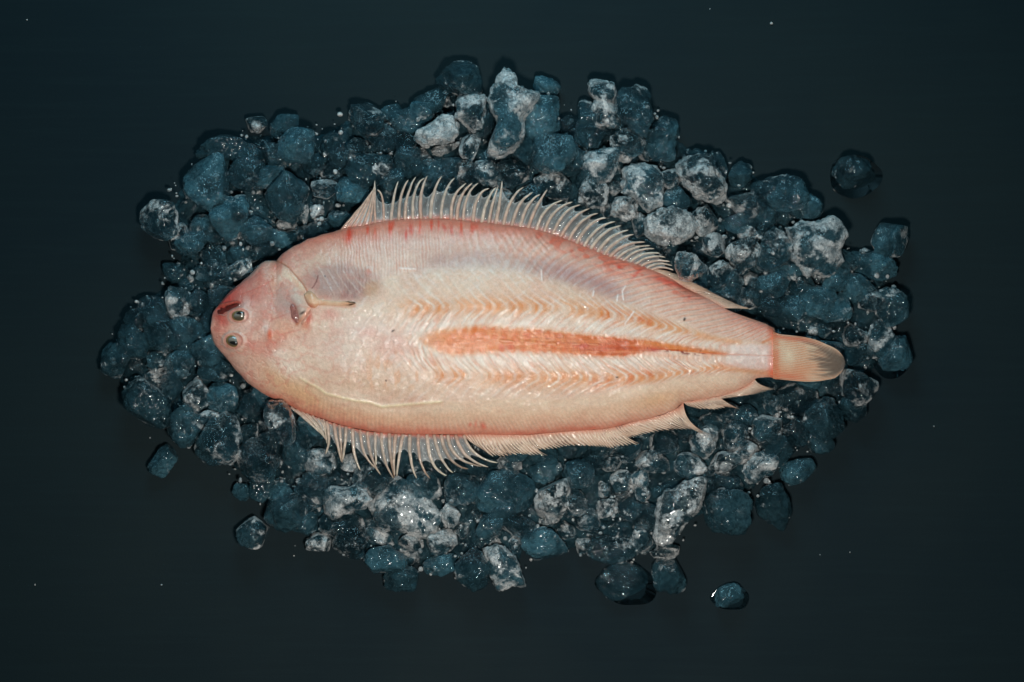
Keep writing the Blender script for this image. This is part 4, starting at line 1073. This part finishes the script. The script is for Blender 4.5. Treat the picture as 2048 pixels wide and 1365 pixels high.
I(738,338,106,62,0,'T','wide box-shaped teal ice chunk above the first spike of the upper fin',short='wide box-shaped teal chunk',
  poly=[(686,316),(712,310),(750,309),(784,310),(789,330),(786,350),(760,368),(730,372),(700,362),(688,342)])
I(888,366,54,50,0,'G','brownish clear ice chunk seen through the upper fin spikes',short='brownish chunk behind the fin spikes')
I(975,348,56,56,0,'C','grey clouded ice chunk touching the spikes of the upper fin',short='grey clouded chunk at the fin spikes')
I(1023,350,60,54,0,'G','clear rounded ice chunk right of the grey clouded chunk at the fin')
I(1042,298,58,64,0,'T','teal ice chunk just below right of the tallest jagged crystal')
I(1108,303,84,74,0,'T','large smooth teal ice boulder in the gap below the glittery teal chunk',short='large smooth teal boulder')
I(1112,368,78,66,0,'C','round glassy ice nugget sitting on the middle spikes of the upper fin',short='round glassy nugget',lift=4)
I(1182,386,66,78,-8,'F','frosted grey ice chunk standing above the middle of the upper fin',short='grey chunk above the upper fin',lift=6)
I(1212,418,34,40,0,'F','small crusted ice bit wedged below the grey chunk above the upper fin')
I(1228,378,32,32,0,'M','small square frosted ice bit between two larger frosted chunks')
I(1250,410,56,56,8,'W','whitest blocky ice chunk near the upper fin',short='whitest blocky chunk',lift=12)
I(1284,366,82,90,6,'F','big frosted ice slab right of the whitest blocky chunk',short='big frosted slab',lift=10,
  poly=[(1247,352),(1256,336),(1286,330),(1312,334),(1322,350),(1325,380),(1320,408),(1300,425),(1276,402),(1250,386)])
I(1341,358,52,42,-10,'F','frosted ice knob joined to the right side of the big frosted slab',lift=14)
I(1279,450,32,54,0,'F','narrow upright frosted ice bit beside the upper fin tips')
I(1338,448,96,72,-12,'W','large chalky white ice chunk with a lumpy surface',short='large chalky chunk',lift=14,
  poly=[(1291,446),(1304,428),(1326,415),(1360,416),(1388,428),(1394,450),(1384,472),(1360,486),(1330,492),(1312,478),(1296,466)])
I(1413,440,56,66,0,'C','clear ice chunk with white edges joined to the large chalky chunk',lift=10)
I(1404,354,98,92,10,'M','big half frosted ice chunk with a teal heart at the upper right',short='half frosted chunk with teal heart',lift=8,
  poly=[(1357,328),(1372,314),(1402,310),(1420,318),(1436,346),(1452,372),(1450,392),(1432,404),(1408,400),(1388,392),(1370,372),(1358,350)])
I(1490,410,82,54,4,'C','oval ice ring with a frosted rim, right of the half frosted chunk',short='oval frosted ring',lift=10)
I(1478,448,62,40,0,'D','dark glassy ice chunk below the oval frosted ring')
I(1427,494,52,52,0,'M','left half of a peanut-shaped frosted ice pair',short='peanut-shaped ice pair',lift=6)
I(1484,506,76,78,0,'C','right half of a peanut-shaped ice pair, clear with a curved rim',lift=4)
I(1390,498,38,34,0,'C','little clear ice ball left of the peanut-shaped pair')
I(1333,510,32,34,0,'C','tiny round glassy ice bead at the tips of the upper fin',lift=6)
I(1351,496,40,28,20,'D','dark brownish ice bit between the chalky chunk and the glassy bead')
I(1306,486,40,38,0,'G','dull grey ice bit under the lower left corner of the chalky chunk')
I(1377,533,70,60,12,'C','sparkling clear ice nugget overlapping the upper edge of the fish',short='sparkling nugget on the fish edge',lift=10,over=True)
I(1443,549,56,58,6,'C','squarish clear ice chunk with a white rim above the rear fin',short='squarish rimmed chunk')
I(1503,558,40,30,20,'M','small pale ice tip right of the squarish rimmed chunk')
I(1550,499,66,82,12,'G','triangular clear ice chunk pointing down, left of the largest right-hand chunk',short='triangular clear chunk')
I(1633,492,110,118,0,'M','largest ice chunk on the right, glassy above and frosted below',short='largest right-hand chunk',lift=12,
  poly=[(1578,462),(1602,444),(1636,444),(1660,432),(1682,448),(1688,474),(1676,498),(1682,520),(1672,546),(1616,551),(1600,534),(1584,520),(1578,500),(1586,482)])
I(1568,389,84,70,0,'T','teal ice chunk with a dark shadow at its top, right of the oval frosted ring')
I(1607,415,78,52,10,'T','broad teal ice chunk just above the largest right-hand chunk')
I(1480,352,44,50,0,'T','teal ice chunk right of the half frosted chunk with teal heart')
I(1436,334,34,56,-20,'T','narrow teal ice chunk hugging the half frosted chunk with teal heart')
I(1708,346,74,60,0,'T','lone oval teal ice lump with white glints, far right above the heap',short='lone oval lump with glints')
I(1785,484,62,70,24,'T','lone dark teal ice chunk at the right edge of the heap',short='lone dark chunk at the right edge')
I(1732,506,24,24,-30,'F','tiny frosted ice chip beside the lone dark chunk at the right edge')
I(1711,670,56,50,0,'C','oval clear ice chunk with a pale left rim, right of the tail tip',short='oval rimmed chunk by the tail')
I(1762,682,56,84,8,'C','tall grey clear ice chunk right of the oval rimmed chunk by the tail',short='tall grey chunk by the tail')
I(1789,709,62,64,0,'T','round dark teal ice lump at the far lower right edge',short='round lump at the far lower right')
I(1784,620,62,74,0,'G','large clear ice chunk at the right end of the heap',short='large clear chunk at the right end')
I(1629,660,32,30,0,'F','small crumbly frosted ice bit just above the tail fin')
I(1594,800,78,58,-6,'G','oval clear ice chunk with a bright rim under the tail fin',short='oval chunk under the tail fin',lift=4)
I(1545,808,38,56,-20,'C','narrow frosted ice chunk left of the oval chunk under the tail fin')
I(1532,857,66,64,0,'C','square glittering ice chunk with a white right side below the tail',short='square glittering chunk below the tail',lift=6)
I(1579,832,28,16,0,'F','tiny frosted ice chip under the oval chunk below the tail')
I(1532,769,34,22,20,'G','brownish glassy ice bit in the notch before the tail fin')
I(1327,880,52,48,0,'G','rounded clear ice chunk poking out under the lower fin tips',short='rounded chunk under the lower fin')
I(1408,881,60,74,0,'M','frosted clear ice chunk under the long rear spike of the lower fin',short='chunk under the long fin spike')
I(1447,928,74,44,-14,'C','almond-shaped ice chunk with a thick white rim',short='almond-shaped white rimmed chunk',lift=12)
I(1482,903,70,50,0,'M','grey clouded ice chunk above right of the almond-shaped chunk')
I(1383,932,72,54,10,'C','clear lumpy ice chunk left of the almond-shaped chunk')
I(1303,923,74,48,0,'C','low clouded ice chunk below the rounded chunk under the lower fin')
I(1223,920,48,48,0,'C','sparkling clear ice nugget below the tip of the lower fin')
I(1202,908,22,22,0,'F','tiny frosted ice crumb left of the sparkling nugget below the lower fin')
I(1241,966,44,50,14,'C','egg-shaped clear ice bead in the lower right of the heap',short='egg-shaped clear bead',lift=6)
I(1209,978,28,38,0,'C','small clouded ice bead tucked left of the egg-shaped clear bead')
I(1280,958,42,42,0,'F','small frosted ice knob right of the egg-shaped clear bead')
I(1286,987,34,36,0,'C','bright little clear ice bead below the frosted knob',lift=8)
I(1214,1017,46,42,0,'M','star-shaped clouded ice chunk below the egg-shaped clear bead')
I(1354,1022,100,126,0,'F','long leaning frosted ice blade in the lower right',short='long frosted blade',lift=16,
  poly=[(1386,960),(1405,962),(1404,990),(1392,1022),(1364,1054),(1344,1080),(1318,1086),(1308,1066),(1314,1030),(1318,998),(1328,980),(1352,976),(1366,966)])
I(1281,1077,46,60,-14,'C','clear ice nugget with black glassy face left of the frosted blade foot',short='black-faced clear nugget',lift=6)
I(1233,1063,30,32,0,'C','small round clear ice bead near the bottom right')
I(1189,1062,36,44,-20,'C','crumpled clouded ice bit left of the small round bead near the bottom')
I(1168,1090,40,36,0,'M','small brownish frosted ice bit on the lower edge of the heap')
I(1222,1100,94,50,6,'G','wide clear ice piece with a scalloped lower edge at the bottom right',short='wide scalloped piece')
I(1129,1060,48,36,30,'C','narrow clouded ice chunk leaning right, below the bottom centre')
I(1090,1092,84,62,0,'T','teal ice chunk with one glint at its foot, at the bottom centre',short='teal chunk at the bottom centre')
I(1450,1022,92,84,10,'T','big glinting teal ice chunk right of the long frosted blade',short='big glinting chunk right of the blade')
I(1490,1024,26,50,20,'M','frosted ice edge piece on the right of the big glinting chunk')
I(1546,1010,62,88,-18,'T','lone smooth teal ice chunk at the lower right, pointed at its foot',short='lone pointed chunk lower right')
I(1594,943,64,50,0,'T','lone low teal ice chunk above the lone pointed chunk at lower right')
I(1249,1163,92,70,0,'D','flat see-through ice puddle chunk below the bottom edge',short='flat see-through chunk',flat=0.5)
I(1340,1149,62,68,0,'T','lone teal ice cube right of the flat see-through chunk',short='lone cube below the heap')
I(1457,1194,56,40,-30,'T','lone little teal ice lump at the bottom right corner of the group',short='lowest little lump')
I(696,1002,94,68,-6,'F','boxy ice chunk with frosted rims on all four sides',short='boxy frosted chunk',lift=14,
  poly=[(650,986),(662,974),(694,974),(722,964),(738,974),(744,998),(730,1016),(690,1028),(664,1040),(652,1026),(648,1006)])
I(809,1016,136,104,0,'F','broadest frosted ice plate below the lower fin',short='broadest frosted plate',lift=10,
  poly=[(741,1003),(762,988),(782,968),(802,962),(838,984),(868,1010),(876,1036),(870,1060),(850,1070),(815,1068),(782,1052),(758,1040)])
I(898,1030,46,50,0,'W','small whitish ice cube right of the broadest frosted plate',short='small whitish cube',lift=12)
I(757,1072,64,36,16,'F','elongated frosted ice chunk below the broadest frosted plate',lift=6)
I(822,1085,54,38,10,'M','frosted ice scrap below the broadest plate, second from its left end')
I(880,1086,64,60,0,'M','grey frosted ice chunk under the small whitish cube')
I(925,1063,28,28,0,'C','tiny brilliant heart-shaped ice bead near the small whitish cube',lift=14)
I(767,1120,82,56,8,'T','smooth dark teal ice lump low on the left bottom edge',short='smooth lump at the bottom left edge')
I(804,1154,64,50,0,'T','teal ice chunk at the lowest left corner of the heap')
I(702,1088,64,60,0,'G','rounded clear ice chunk left of the smooth lump at the bottom edge',short='rounded chunk lower left')
I(682,1054,84,54,0,'T','teal ice chunk directly below the boxy frosted chunk')
I(1004,1134,84,84,0,'M','large slab of ice with a diagonal frosted stripe at the bottom',short='slab with a frosted stripe',lift=6,
  poly=[(968,1100),(992,1090),(1012,1096),(1030,1118),(1044,1148),(1050,1172),(1024,1172),(1008,1178),(988,1170),(978,1140)])
I(948,1138,66,78,0,'T','teal ice slab joined to the left of the frosted stripe slab')
I(885,1128,62,42,0,'T','low teal ice chunk on the bottom edge under the grey frosted chunk')
I(1040,1052,72,44,0,'G','clear loaf-shaped ice chunk with a bright left rim',short='clear loaf-shaped chunk')
I(1034,1090,34,42,0,'C','small clear ice ring below the clear loaf-shaped chunk')
I(1104,1000,76,92,0,'M','tall bluish frosted ice chunk below the middle of the lower fin',short='tall bluish frosted chunk',lift=4)
I(1106,1028,36,36,0,'F','small frosted ice knob on the foot of the tall bluish chunk',lift=22)
I(956,1034,22,28,0,'C','tiny clear ice splinter right of the small whitish cube')
I(952,1082,14,28,0,'C','thin upright ice splinter below the tiny clear splinter')
I(1008,980,112,88,0,'T','large flat teal ice sheet below the lower fin',short='large flat teal sheet',flat=0.6)
I(928,982,70,60,0,'D','dark teal ice chunk under the tips of the lower fin')
I(846,966,66,54,0,'G','dark clear ice chunk touching the lower fin spike tips')
I(682,967,26,18,0,'F','tiny frosted ice scrap above the boxy frosted chunk')
I(391,793,56,72,0,'C','upright oval ice ring with a thick pale rim left of the belly',short='upright oval ring left',lift=8)
I(436,880,86,98,0,'G','large clear rounded ice chunk at the lower left with a white glint',short='large rounded chunk lower left')
I(416,842,74,38,-6,'M','crescent of frosted ice capping the large rounded chunk lower left',lift=20)
I(494,868,46,44,0,'C','small tumbled clear ice nugget with pale edges, lower left',lift=8)
I(556,845,62,98,-6,'G','glassy transparent ice chunk overlapping the fish at its lower front',short='glassy chunk on the lower front',lift=12,over=True)
I(610,876,66,50,0,'G','clear ice chunk beside the first spikes of the lower fin')
I(640,920,84,60,10,'M','pinkish grey frosted ice chunk under the first lower fin spikes',short='pinkish grey chunk')
I(698,928,38,38,0,'M','small frosted ice bit right of the pinkish grey chunk')
I(517,925,84,82,0,'G','round clear ice chunk with a white frosty patch inside',short='round chunk with a white patch',lift=4)
I(486,984,38,32,0,'T','small teal ice bit on the lower left outline below the white patch chunk')
I(570,1018,80,72,0,'T','big teal ice chunk with two glints at the lower left',short='big teal chunk lower left')
I(524,970,46,62,0,'T','teal ice chunk under the round chunk with a white patch')
I(622,988,68,74,0,'G','speckled clear ice chunk left of the boxy frosted chunk',short='speckled chunk left of the boxy one')
I(506,1068,66,70,0,'C','lone round clear ice ball below the heap at lower left',short='lone round clear ball')
I(329,922,60,40,-52,'T','lone small teal ice lump left of the heap near the bottom',short='lone small lump at left')
I(368,846,72,80,0,'T','teal ice chunk left of the large rounded chunk lower left')
I(299,808,90,96,0,'T','huge rounded teal ice boulder at the lower left edge',short='huge teal boulder at left')
I(354,603,54,76,-8,'F','white teardrop-shaped ice chunk left of the mouth',short='white teardrop chunk',lift=14)
I(473,544,88,40,-26,'M','slanting pinkish ice chunk against the forehead of the fish',short='slanting pinkish chunk')
I(438,568,60,38,0,'G','clear sparkling ice chunk under the slanting pinkish chunk')
I(425,543,58,40,0,'G','round clear ice chunk left of the slanting pinkish chunk')
I(382,559,18,22,0,'F','tiny frosted ice crumb above right of the white teardrop chunk')
I(345,543,38,34,0,'T','small bright teal ice lump above the white teardrop chunk')
I(318,724,50,44,0,'F','rounded frosted ice chunk in the middle of the left side',short='rounded frosted chunk at left',lift=8)
I(334,699,26,26,0,'F','small frosted ice crumb on top of the rounded frosted chunk at left',lift=12)
I(346,750,60,22,6,'F','flat frosted ice sliver under the rounded frosted chunk at left',lift=10)
I(306,749,40,24,-10,'F','short frosted ice scrap at the left end of the flat sliver',lift=6)
I(231,718,56,66,0,'T','leftmost teal ice lump standing apart from the frosted pieces',short='leftmost lump')
I(394,638,18,20,0,'F','tiny pale ice chip just left of the snout')
I(322,440,82,84,0,'C','round glassy ice disc with a frosted rim at the far upper left',short='round glassy disc upper left',lift=4)
I(354,473,48,60,10,'C','greyish ice chunk touching the lower right of the round glassy disc')
I(514,247,46,36,0,'C','small white edged ice nugget standing out at the upper left',short='small nugget upper left',lift=4)
I(414,369,82,102,-8,'T','big smooth teal ice chunk at the upper left with a pale lower edge',short='big smooth chunk upper left')
I(444,298,96,46,-4,'T','long low teal ice chunk above the big smooth chunk upper left',short='long low chunk upper left')
I(572,252,56,44,-10,'T','teal ice chunk on the upper left outline, right of the small nugget')
I(600,290,70,66,0,'T','rounded teal ice chunk with bright sparks at the upper left')
I(570,394,80,98,-20,'T','large domed teal ice chunk above the nape of the fish',short='domed chunk above the nape')
I(606,424,26,52,-14,'M','frosted edge piece on the right of the domed chunk above the nape')
I(574,450,42,28,-14,'F','small frosted oval ice bit in front of the nape',lift=12)
I(653,377,54,40,0,'C','clear folded ice nugget with pale rims left of the first fin spike',short='folded clear nugget',lift=12)
I(634,424,30,34,0,'F','small frosted ice crumb below the folded clear nugget',lift=4)
I(634,403,18,14,0,'F','tiny frosted ice chip between the folded nugget and the crumb',lift=6)
I(669,424,26,12,-14,'F','tiny slanting ice splinter right of the small frosted crumb')
I(457,432,74,84,0,'T','teal ice chunk with fine glints left of the domed chunk')
I(467,483,18,30,0,'F','small upright frosted ice chip above the forehead')
I(441,499,20,20,0,'F','small frosted ice chip left of the upright chip above the forehead')
I(663,290,42,44,0,'T','teal ice lump left of the C-shaped chunk')
I(626,332,42,44,0,'D','dark teal ice lump between the nugget and the box-shaped chunk')
# --- ordinary chunks of the lower layer (labels are composed from what lies next to them)
for q in [(496,311,64,52),(549,312,62,52),(496,352,84,62),(380,482,62,50),(510,464,62,52),(562,480,52,40),(412,464,60,56),(670,344,44,40),(306,623,64,54),(326,670,84,62),(268,684,62,62),
          (373,658,62,54),(362,728,60,50),(420,699,62,56),(438,742,70,52),(452,794,62,60),(499,812,62,54),(640,1088,52,44),(612,1046,50,44),(560,985,50,50),(660,960,40,40),(1549,566,62,54),(1607,574,60,48),
          (1713,578,62,54),(1546,610,54,48),(1507,588,52,52),(1646,604,72,62),(1590,618,62,52),(1752,532,76,56),(1690,524,50,46),(1719,706,54,44),(1716,773,70,68),(1709,812,56,54),(1649,840,78,82),
          (1639,880,56,50),(1600,860,54,60),(1614,772,62,24),(1676,620,60,60),(1740,600,56,56),(1670,560,60,50),(1660,700,50,40),(1520,935,82,62),(1331,1103,62,42),(1263,1017,52,44),(1294,1040,52,52),
          (1174,1034,44,44),(1560,900,60,60),(1400,970,60,50),(1450,965,60,40),(1140,1000,50,60),(1155,950,60,60),(1090,945,60,40),(760,960,50,50),(735,955,60,50),(780,1040,60,50),(980,1050,60,50),
          (1000,1020,60,50),(1260,900,50,40),(1475,870,60,60),(1430,845,60,44),(1380,850,50,40),(1490,832,50,40),(1180,360,60,50),(1150,330,50,60),(1060,390,60,40),(1000,390,50,40),(940,345,50,50),
          (860,340,50,40),(905,335,50,40),(785,360,50,40),(700,390,60,50),(680,440,50,40),(640,460,50,40),(605,470,50,36),(520,500,50,36),(480,510,40,30),(395,600,50,44),(404,668,40,50),(370,690,50,40),
          (1395,320,40,40),(1350,400,60,50),(1290,300,40,50),(1230,250,50,50),(1140,260,44,50),(1530,385,50,50),(1530,430,50,44),(1550,545,50,40),(1500,470,50,40),(1580,540,56,40),(960,250,50,60),
          (900,200,44,36),(840,222,50,40),(710,300,54,44),(780,225,40,30),(1465,560,40,40),(1440,590,50,40),(1500,600,50,40)]:
    I(q[0], q[1], q[2], q[3], rnd.uniform(-25, 25), rnd.choice('TTTTDGGCM') if min(abs(q[0] - 1300) / 300, 1) * min(abs(q[1] - 1000) / 150, 1) * min(math.hypot(q[0] - 1000, q[1] - 280) / 200, 1) < 0.8 else rnd.choice('TTTTDG'))

# fill: what supports the fish and closes the bed
BED = [(215, 690), (250, 640), (320, 560), (350, 500), (300, 450), (380, 330), (480, 262), (620, 262), (700, 230), (860, 200), (1000, 180), (1110, 180), (1150, 250), (1180, 200), (1290, 205), (1340, 260),
       (1440, 320), (1560, 370), (1640, 430), (1700, 500), (1780, 540), (1800, 640), (1770, 720), (1730, 800), (1650, 880), (1560, 930), (1500, 1000), (1400, 1040), (1310, 1120), (1200, 1110), (1060, 1100), (1030, 1160),
       (930, 1160), (880, 1140), (800, 1150), (720, 1120), (640, 1090), (540, 1040), (480, 960), (400, 900), (300, 850), (240, 790)]
def crowded(x, y, k):
    for q in ICE:
        a = max(q['w'], 30) / 2 * k; b = max(q['h'], 30) / 2 * k
        if ((x - q['x']) / a) ** 2 + ((y - q['y']) / b) ** 2 < 1: return True
    return False
tries = 0
while tries < 9000 and len(ICE) < 296:
    tries += 1
    x, y = rnd.uniform(220, 1800), rnd.uniform(190, 1160)
    if dist_poly(x, y, BED) > -14 or crowded(x, y, 0.98): continue
    if dist_poly(x, y) < -42: continue
    s_ = rnd.uniform(40, 60)
    I(x, y, s_ * rnd.uniform(.85, 1.2), s_ * rnd.uniform(.75, 1), rnd.uniform(0, 180), rnd.choice('MCFCG') if 1120 < x < 1460 and 300 < y < 560 or 680 < x < 1420 and 900 < y < 1100 and rnd.random() < .5 else rnd.choice('TTTDG'))

for q in ICE:
    if q['short']: ANCHORS.append((q['x'], q['y'], 'the ' + q['short']))
ANCHORS += [(435, 620, "the fish's mouth"), (421, 660, "the snout"), (552, 520, "the nape notch"), (1514, 620, "the pointed rear tip of the upper fin"), (1690, 724, "the tail tip"), (1620, 674, "the tail's upper edge"),
            (1430, 872, "the long lower fin spike"), (1483, 820, "the short lower fin spike"), (750, 360, "the first upper fin spike"), (789, 958, "the longest lower fin spikes"), (480, 750, "the chin"), (996, 926, "the last free lower fin ray"), (1190, 890, "the lower fin's smooth edge")]

def compass(dx, dy):
    a = math.degrees(math.atan2(-dy, dx)) % 360
    return ['right of', 'above right of', 'above', 'above left of', 'left of', 'below left of', 'below', 'below right of'][int((a + 22.5) // 45) % 8]

def compose(q):
    look = {'T': 'teal', 'D': 'dark glassy', 'G': 'clear', 'C': 'clear', 'M': 'frosted', 'F': 'frosted', 'W': 'white'}[q['kind']]
    m = (q['w'] + q['h']) / 2
    size = 'small' if m < 46 else 'middling' if m < 60 else 'large'
    near = sorted(ANCHORS, key=lambda a: math.hypot(a[0] - q['x'], a[1] - q['y']))
    near = [a for a in near if math.hypot(a[0] - q['x'], a[1] - q['y']) > 8]
    for a in near[:2]:
        dd = math.hypot(a[0] - q['x'], a[1] - q['y'])
        L = f"{size} {look} ice chunk {'just ' if dd < 60 else ''}{compass(q['x'] - a[0], q['y'] - a[1])} {a[2]}"
        if L not in USED and len(L.split()) <= 16: return L
    for i in range(5):
        for j in range(i + 1, 6):
            L = f"{look} ice between {near[i][2]} and {near[j][2]}"
            if L not in USED and len(L.split()) <= 16: return L
    for a in near[2:12]:
        L = f"{size} {look} ice chunk {compass(q['x'] - a[0], q['y'] - a[1])} {a[2]}"
        if L not in USED and len(L.split()) <= 16: return L
    return L

GROUP = 'ice chunks heaped around the fish'
for i, q in enumerate(ICE):
    x, y, w, h = q['x'], q['y'], q['w'], q['h']
    if q['kind'] in 'TDG' and not q['over']: w, h = w * 1.14, h * 1.14
    seed = 1000 + i * 17
    d_f = dist_poly(x, y)
    hz = (0.40 * min(w, h) + 4) * q['flat']
    lift = q['lift']
    zc = hz * 0.92 + lift
    near = d_f < max(w, h) * 0.45
    if near and not q['over']:
        lim = 57 if d_f > -20 else 52
        if zc + hz > lim:
            hz = min(hz, lim / 2); zc = lim - hz
    if q['over']:
        hz = 24; zc = ZB + 24
    poly = q['poly']
    big = poly is not None or max(w, h) > 76
    X, Y, Z, F, rim, c = ice_shape(w, h, hz, q['rot'], seed, poly, rough=1.05 if q['kind'] in 'FWM' else 0.75, facets=rnd.choice([2, 3, 4, 6]), big=False)
    if c is not None: x, y = c
    V = np.stack([X * SC * (DP - zc) / DP, -Y * SC * (DP - zc) / DP, Z * SC], -1)
    lo = V[:, 2].min() / SC
    if zc + lo < 0.3: zc = 0.3 - lo
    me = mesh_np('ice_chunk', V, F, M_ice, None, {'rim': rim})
    o = bpy.data.objects.new('ice_chunk', me)
    o.location = P(x, y, zc)
    fr, bd = KIND[q['kind']]
    r2 = random.Random(seed)
    o.color = (min(1, max(0, fr + r2.uniform(-.07, .07))), min(1, max(0, bd + r2.uniform(-.12, .08))), r2.random(), 1)
    lab = q['label'] or compose(q)
    USED.add(lab)
    link(o, None, lab, 'ice', GROUP)

# crushed crumbs nobody could count: between the chunks and a few strays on the board
def crumbs():
    D, F0 = ICO2
    Vs, Fs = [], []; off = 0
    r_ = random.Random(77)
    pts = []
    while len(pts) < 1500:
        x, y = r_.uniform(210, 1810), r_.uniform(180, 1180)
        d = dist_poly(x, y, BED)
        if d > 10 or dist_poly(x, y) < 4: continue
        pts.append((x, y, r_.uniform(14, 46), r_.choice([1.2, 1.6, 2.2, 3, 4.5])))
    for x, y, z, s in [(70, 1170, 0, 2), (323, 1170, 0, 2), (1868, 853, 0, 2), (54, 40, 0, 1.5), (1543, 47, 0, 3), (1420, 18, 0, 1), (590, 1092, 0, 2), (588, 1112, 0, 2), (300, 876, 0, 1.6), (1640, 1110, 0, 1.5), (1500, 870, 0, 1.5), (1700, 1105, 0, 1.2),
                       (210, 712, 0, 2), (255, 760, 0, 3), (265, 770, 0, 2), (1062, 1120, 0, 3), (1290, 1170, 0, 3), (1308, 1146, 0, 2), (1312, 1160, 0, 2)]:
        pts.append((x, y, z + s * .7, s))
    for x, y, z, s in pts:
        R = s * (1 + 0.5 * (noise3(D[:, 0] * 2 + x, D[:, 1] * 2 + y, D[:, 2] * 2, 5) - .5))
        V = D * R[:, None] * [r_.uniform(.7, 1.3), r_.uniform(.7, 1.3), .8] * SC + np.array(P(x, y, z))
        Vs.append(V); Fs.append(F0 + off); off += len(D)
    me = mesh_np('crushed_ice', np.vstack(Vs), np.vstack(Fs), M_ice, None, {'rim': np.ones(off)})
    o = bpy.data.objects.new('crushed_ice', me); o.color = (0.7, 0.4, .5, 1)
    link(o, None, 'loose ice crumbs scattered over and around the heap', 'crushed ice', None, 'stuff')
crumbs()

# half melted slush that fills the bottom of the heap
def slush():
    nx, ny = 560, 350
    xs = np.linspace(190, 1825, nx); ys = np.linspace(160, 1190, ny)
    X, Y = np.meshgrid(xs, ys)
    P_ = np.array(BED, float); D = np.full(X.shape, 1e9); ins = np.zeros(X.shape, bool)
    for a, b in zip(P_, np.roll(P_, -1, 0)):
        e = b - a; t = np.clip(((X - a[0]) * e[0] + (Y - a[1]) * e[1]) / (e @ e), 0, 1)
        D = np.minimum(D, np.hypot(X - a[0] - t * e[0], Y - a[1] - t * e[1]))
        if a[1] != b[1]:
            c = ((a[1] > Y) != (b[1] > Y)) & (X < (b[0] - a[0]) * (Y - a[1]) / (b[1] - a[1]) + a[0]); ins ^= c
    d = np.where(ins, D, -D) + 26 * (fbm2(X / 40, Y / 40, 900) - .5) - 12
    # cells: rounded pebbles of half melted ice
    G = 26.0; gx, gy = np.floor(X / G), np.floor(Y / G); best = np.full(X.shape, 1e9); hh = np.zeros(X.shape)
    for i in (-1, 0, 1):
        for j in (-1, 0, 1):
            cx = (gx + i + hsh(gx + i, gy + j, gx * 0, 31)) * G; cy = (gy + j + hsh(gx + i, gy + j, gx * 0, 32)) * G
            q = np.hypot(X - cx, Y - cy) / (G * (0.55 + 0.4 * hsh(gx + i, gy + j, gx * 0, 33)))
            m = q < best; best = np.where(m, q, best); hh = np.where(m, hsh(gx + i, gy + j, gx * 0, 34), hh)
    Z = sm(0, 18, d) * (7 + (8 + 14 * hh) * np.sqrt(np.clip(1 - best ** 2, 0, 1)) + 5 * (fbm2(X / 9, Y / 9, 905) - .5))
    keep = d > -2
    idx = np.arange(nx * ny).reshape(ny, nx)
    k = keep[:-1, :-1] & keep[1:, :-1] & keep[:-1, 1:] & keep[1:, 1:]
    F = np.stack([idx[:-1, :-1][k], idx[1:, :-1][k], idx[1:, 1:][k], idx[:-1, 1:][k]], -1)
    V = world_pts(X, Y, np.maximum(Z, 0.4)).reshape(-1, 3)
    used = np.unique(F); rm = np.full(len(V), -1); rm[used] = np.arange(len(used))
    V = V[used]; F = rm[F]
    # close it with a flat underside
    n = len(V); B = V.copy(); B[:, 2] = 0.15 * SC
    E = np.concatenate([F[:, [0, 1]], F[:, [1, 2]], F[:, [2, 3]], F[:, [3, 0]]])
    key = E[:, 0].astype(np.int64) * n + E[:, 1]; rev = E[:, 1].astype(np.int64) * n + E[:, 0]
    bd = E[~np.isin(key, rev)]
    side = np.stack([bd[:, 1], bd[:, 0], bd[:, 0] + n, bd[:, 1] + n], -1)
    me = mesh_np('slush', np.vstack([V, B]), np.vstack([F, F[:, ::-1] + n, side]), M_ice, None, {'rim': np.zeros(2 * n)})
    o = bpy.data.objects.new('slush', me); o.color = (0.25, 0.9, .25, 1)
    link(o, None, 'dark teal half melted slush between the ice chunks', 'slush', None, 'stuff')
slush()

# films of meltwater on the board
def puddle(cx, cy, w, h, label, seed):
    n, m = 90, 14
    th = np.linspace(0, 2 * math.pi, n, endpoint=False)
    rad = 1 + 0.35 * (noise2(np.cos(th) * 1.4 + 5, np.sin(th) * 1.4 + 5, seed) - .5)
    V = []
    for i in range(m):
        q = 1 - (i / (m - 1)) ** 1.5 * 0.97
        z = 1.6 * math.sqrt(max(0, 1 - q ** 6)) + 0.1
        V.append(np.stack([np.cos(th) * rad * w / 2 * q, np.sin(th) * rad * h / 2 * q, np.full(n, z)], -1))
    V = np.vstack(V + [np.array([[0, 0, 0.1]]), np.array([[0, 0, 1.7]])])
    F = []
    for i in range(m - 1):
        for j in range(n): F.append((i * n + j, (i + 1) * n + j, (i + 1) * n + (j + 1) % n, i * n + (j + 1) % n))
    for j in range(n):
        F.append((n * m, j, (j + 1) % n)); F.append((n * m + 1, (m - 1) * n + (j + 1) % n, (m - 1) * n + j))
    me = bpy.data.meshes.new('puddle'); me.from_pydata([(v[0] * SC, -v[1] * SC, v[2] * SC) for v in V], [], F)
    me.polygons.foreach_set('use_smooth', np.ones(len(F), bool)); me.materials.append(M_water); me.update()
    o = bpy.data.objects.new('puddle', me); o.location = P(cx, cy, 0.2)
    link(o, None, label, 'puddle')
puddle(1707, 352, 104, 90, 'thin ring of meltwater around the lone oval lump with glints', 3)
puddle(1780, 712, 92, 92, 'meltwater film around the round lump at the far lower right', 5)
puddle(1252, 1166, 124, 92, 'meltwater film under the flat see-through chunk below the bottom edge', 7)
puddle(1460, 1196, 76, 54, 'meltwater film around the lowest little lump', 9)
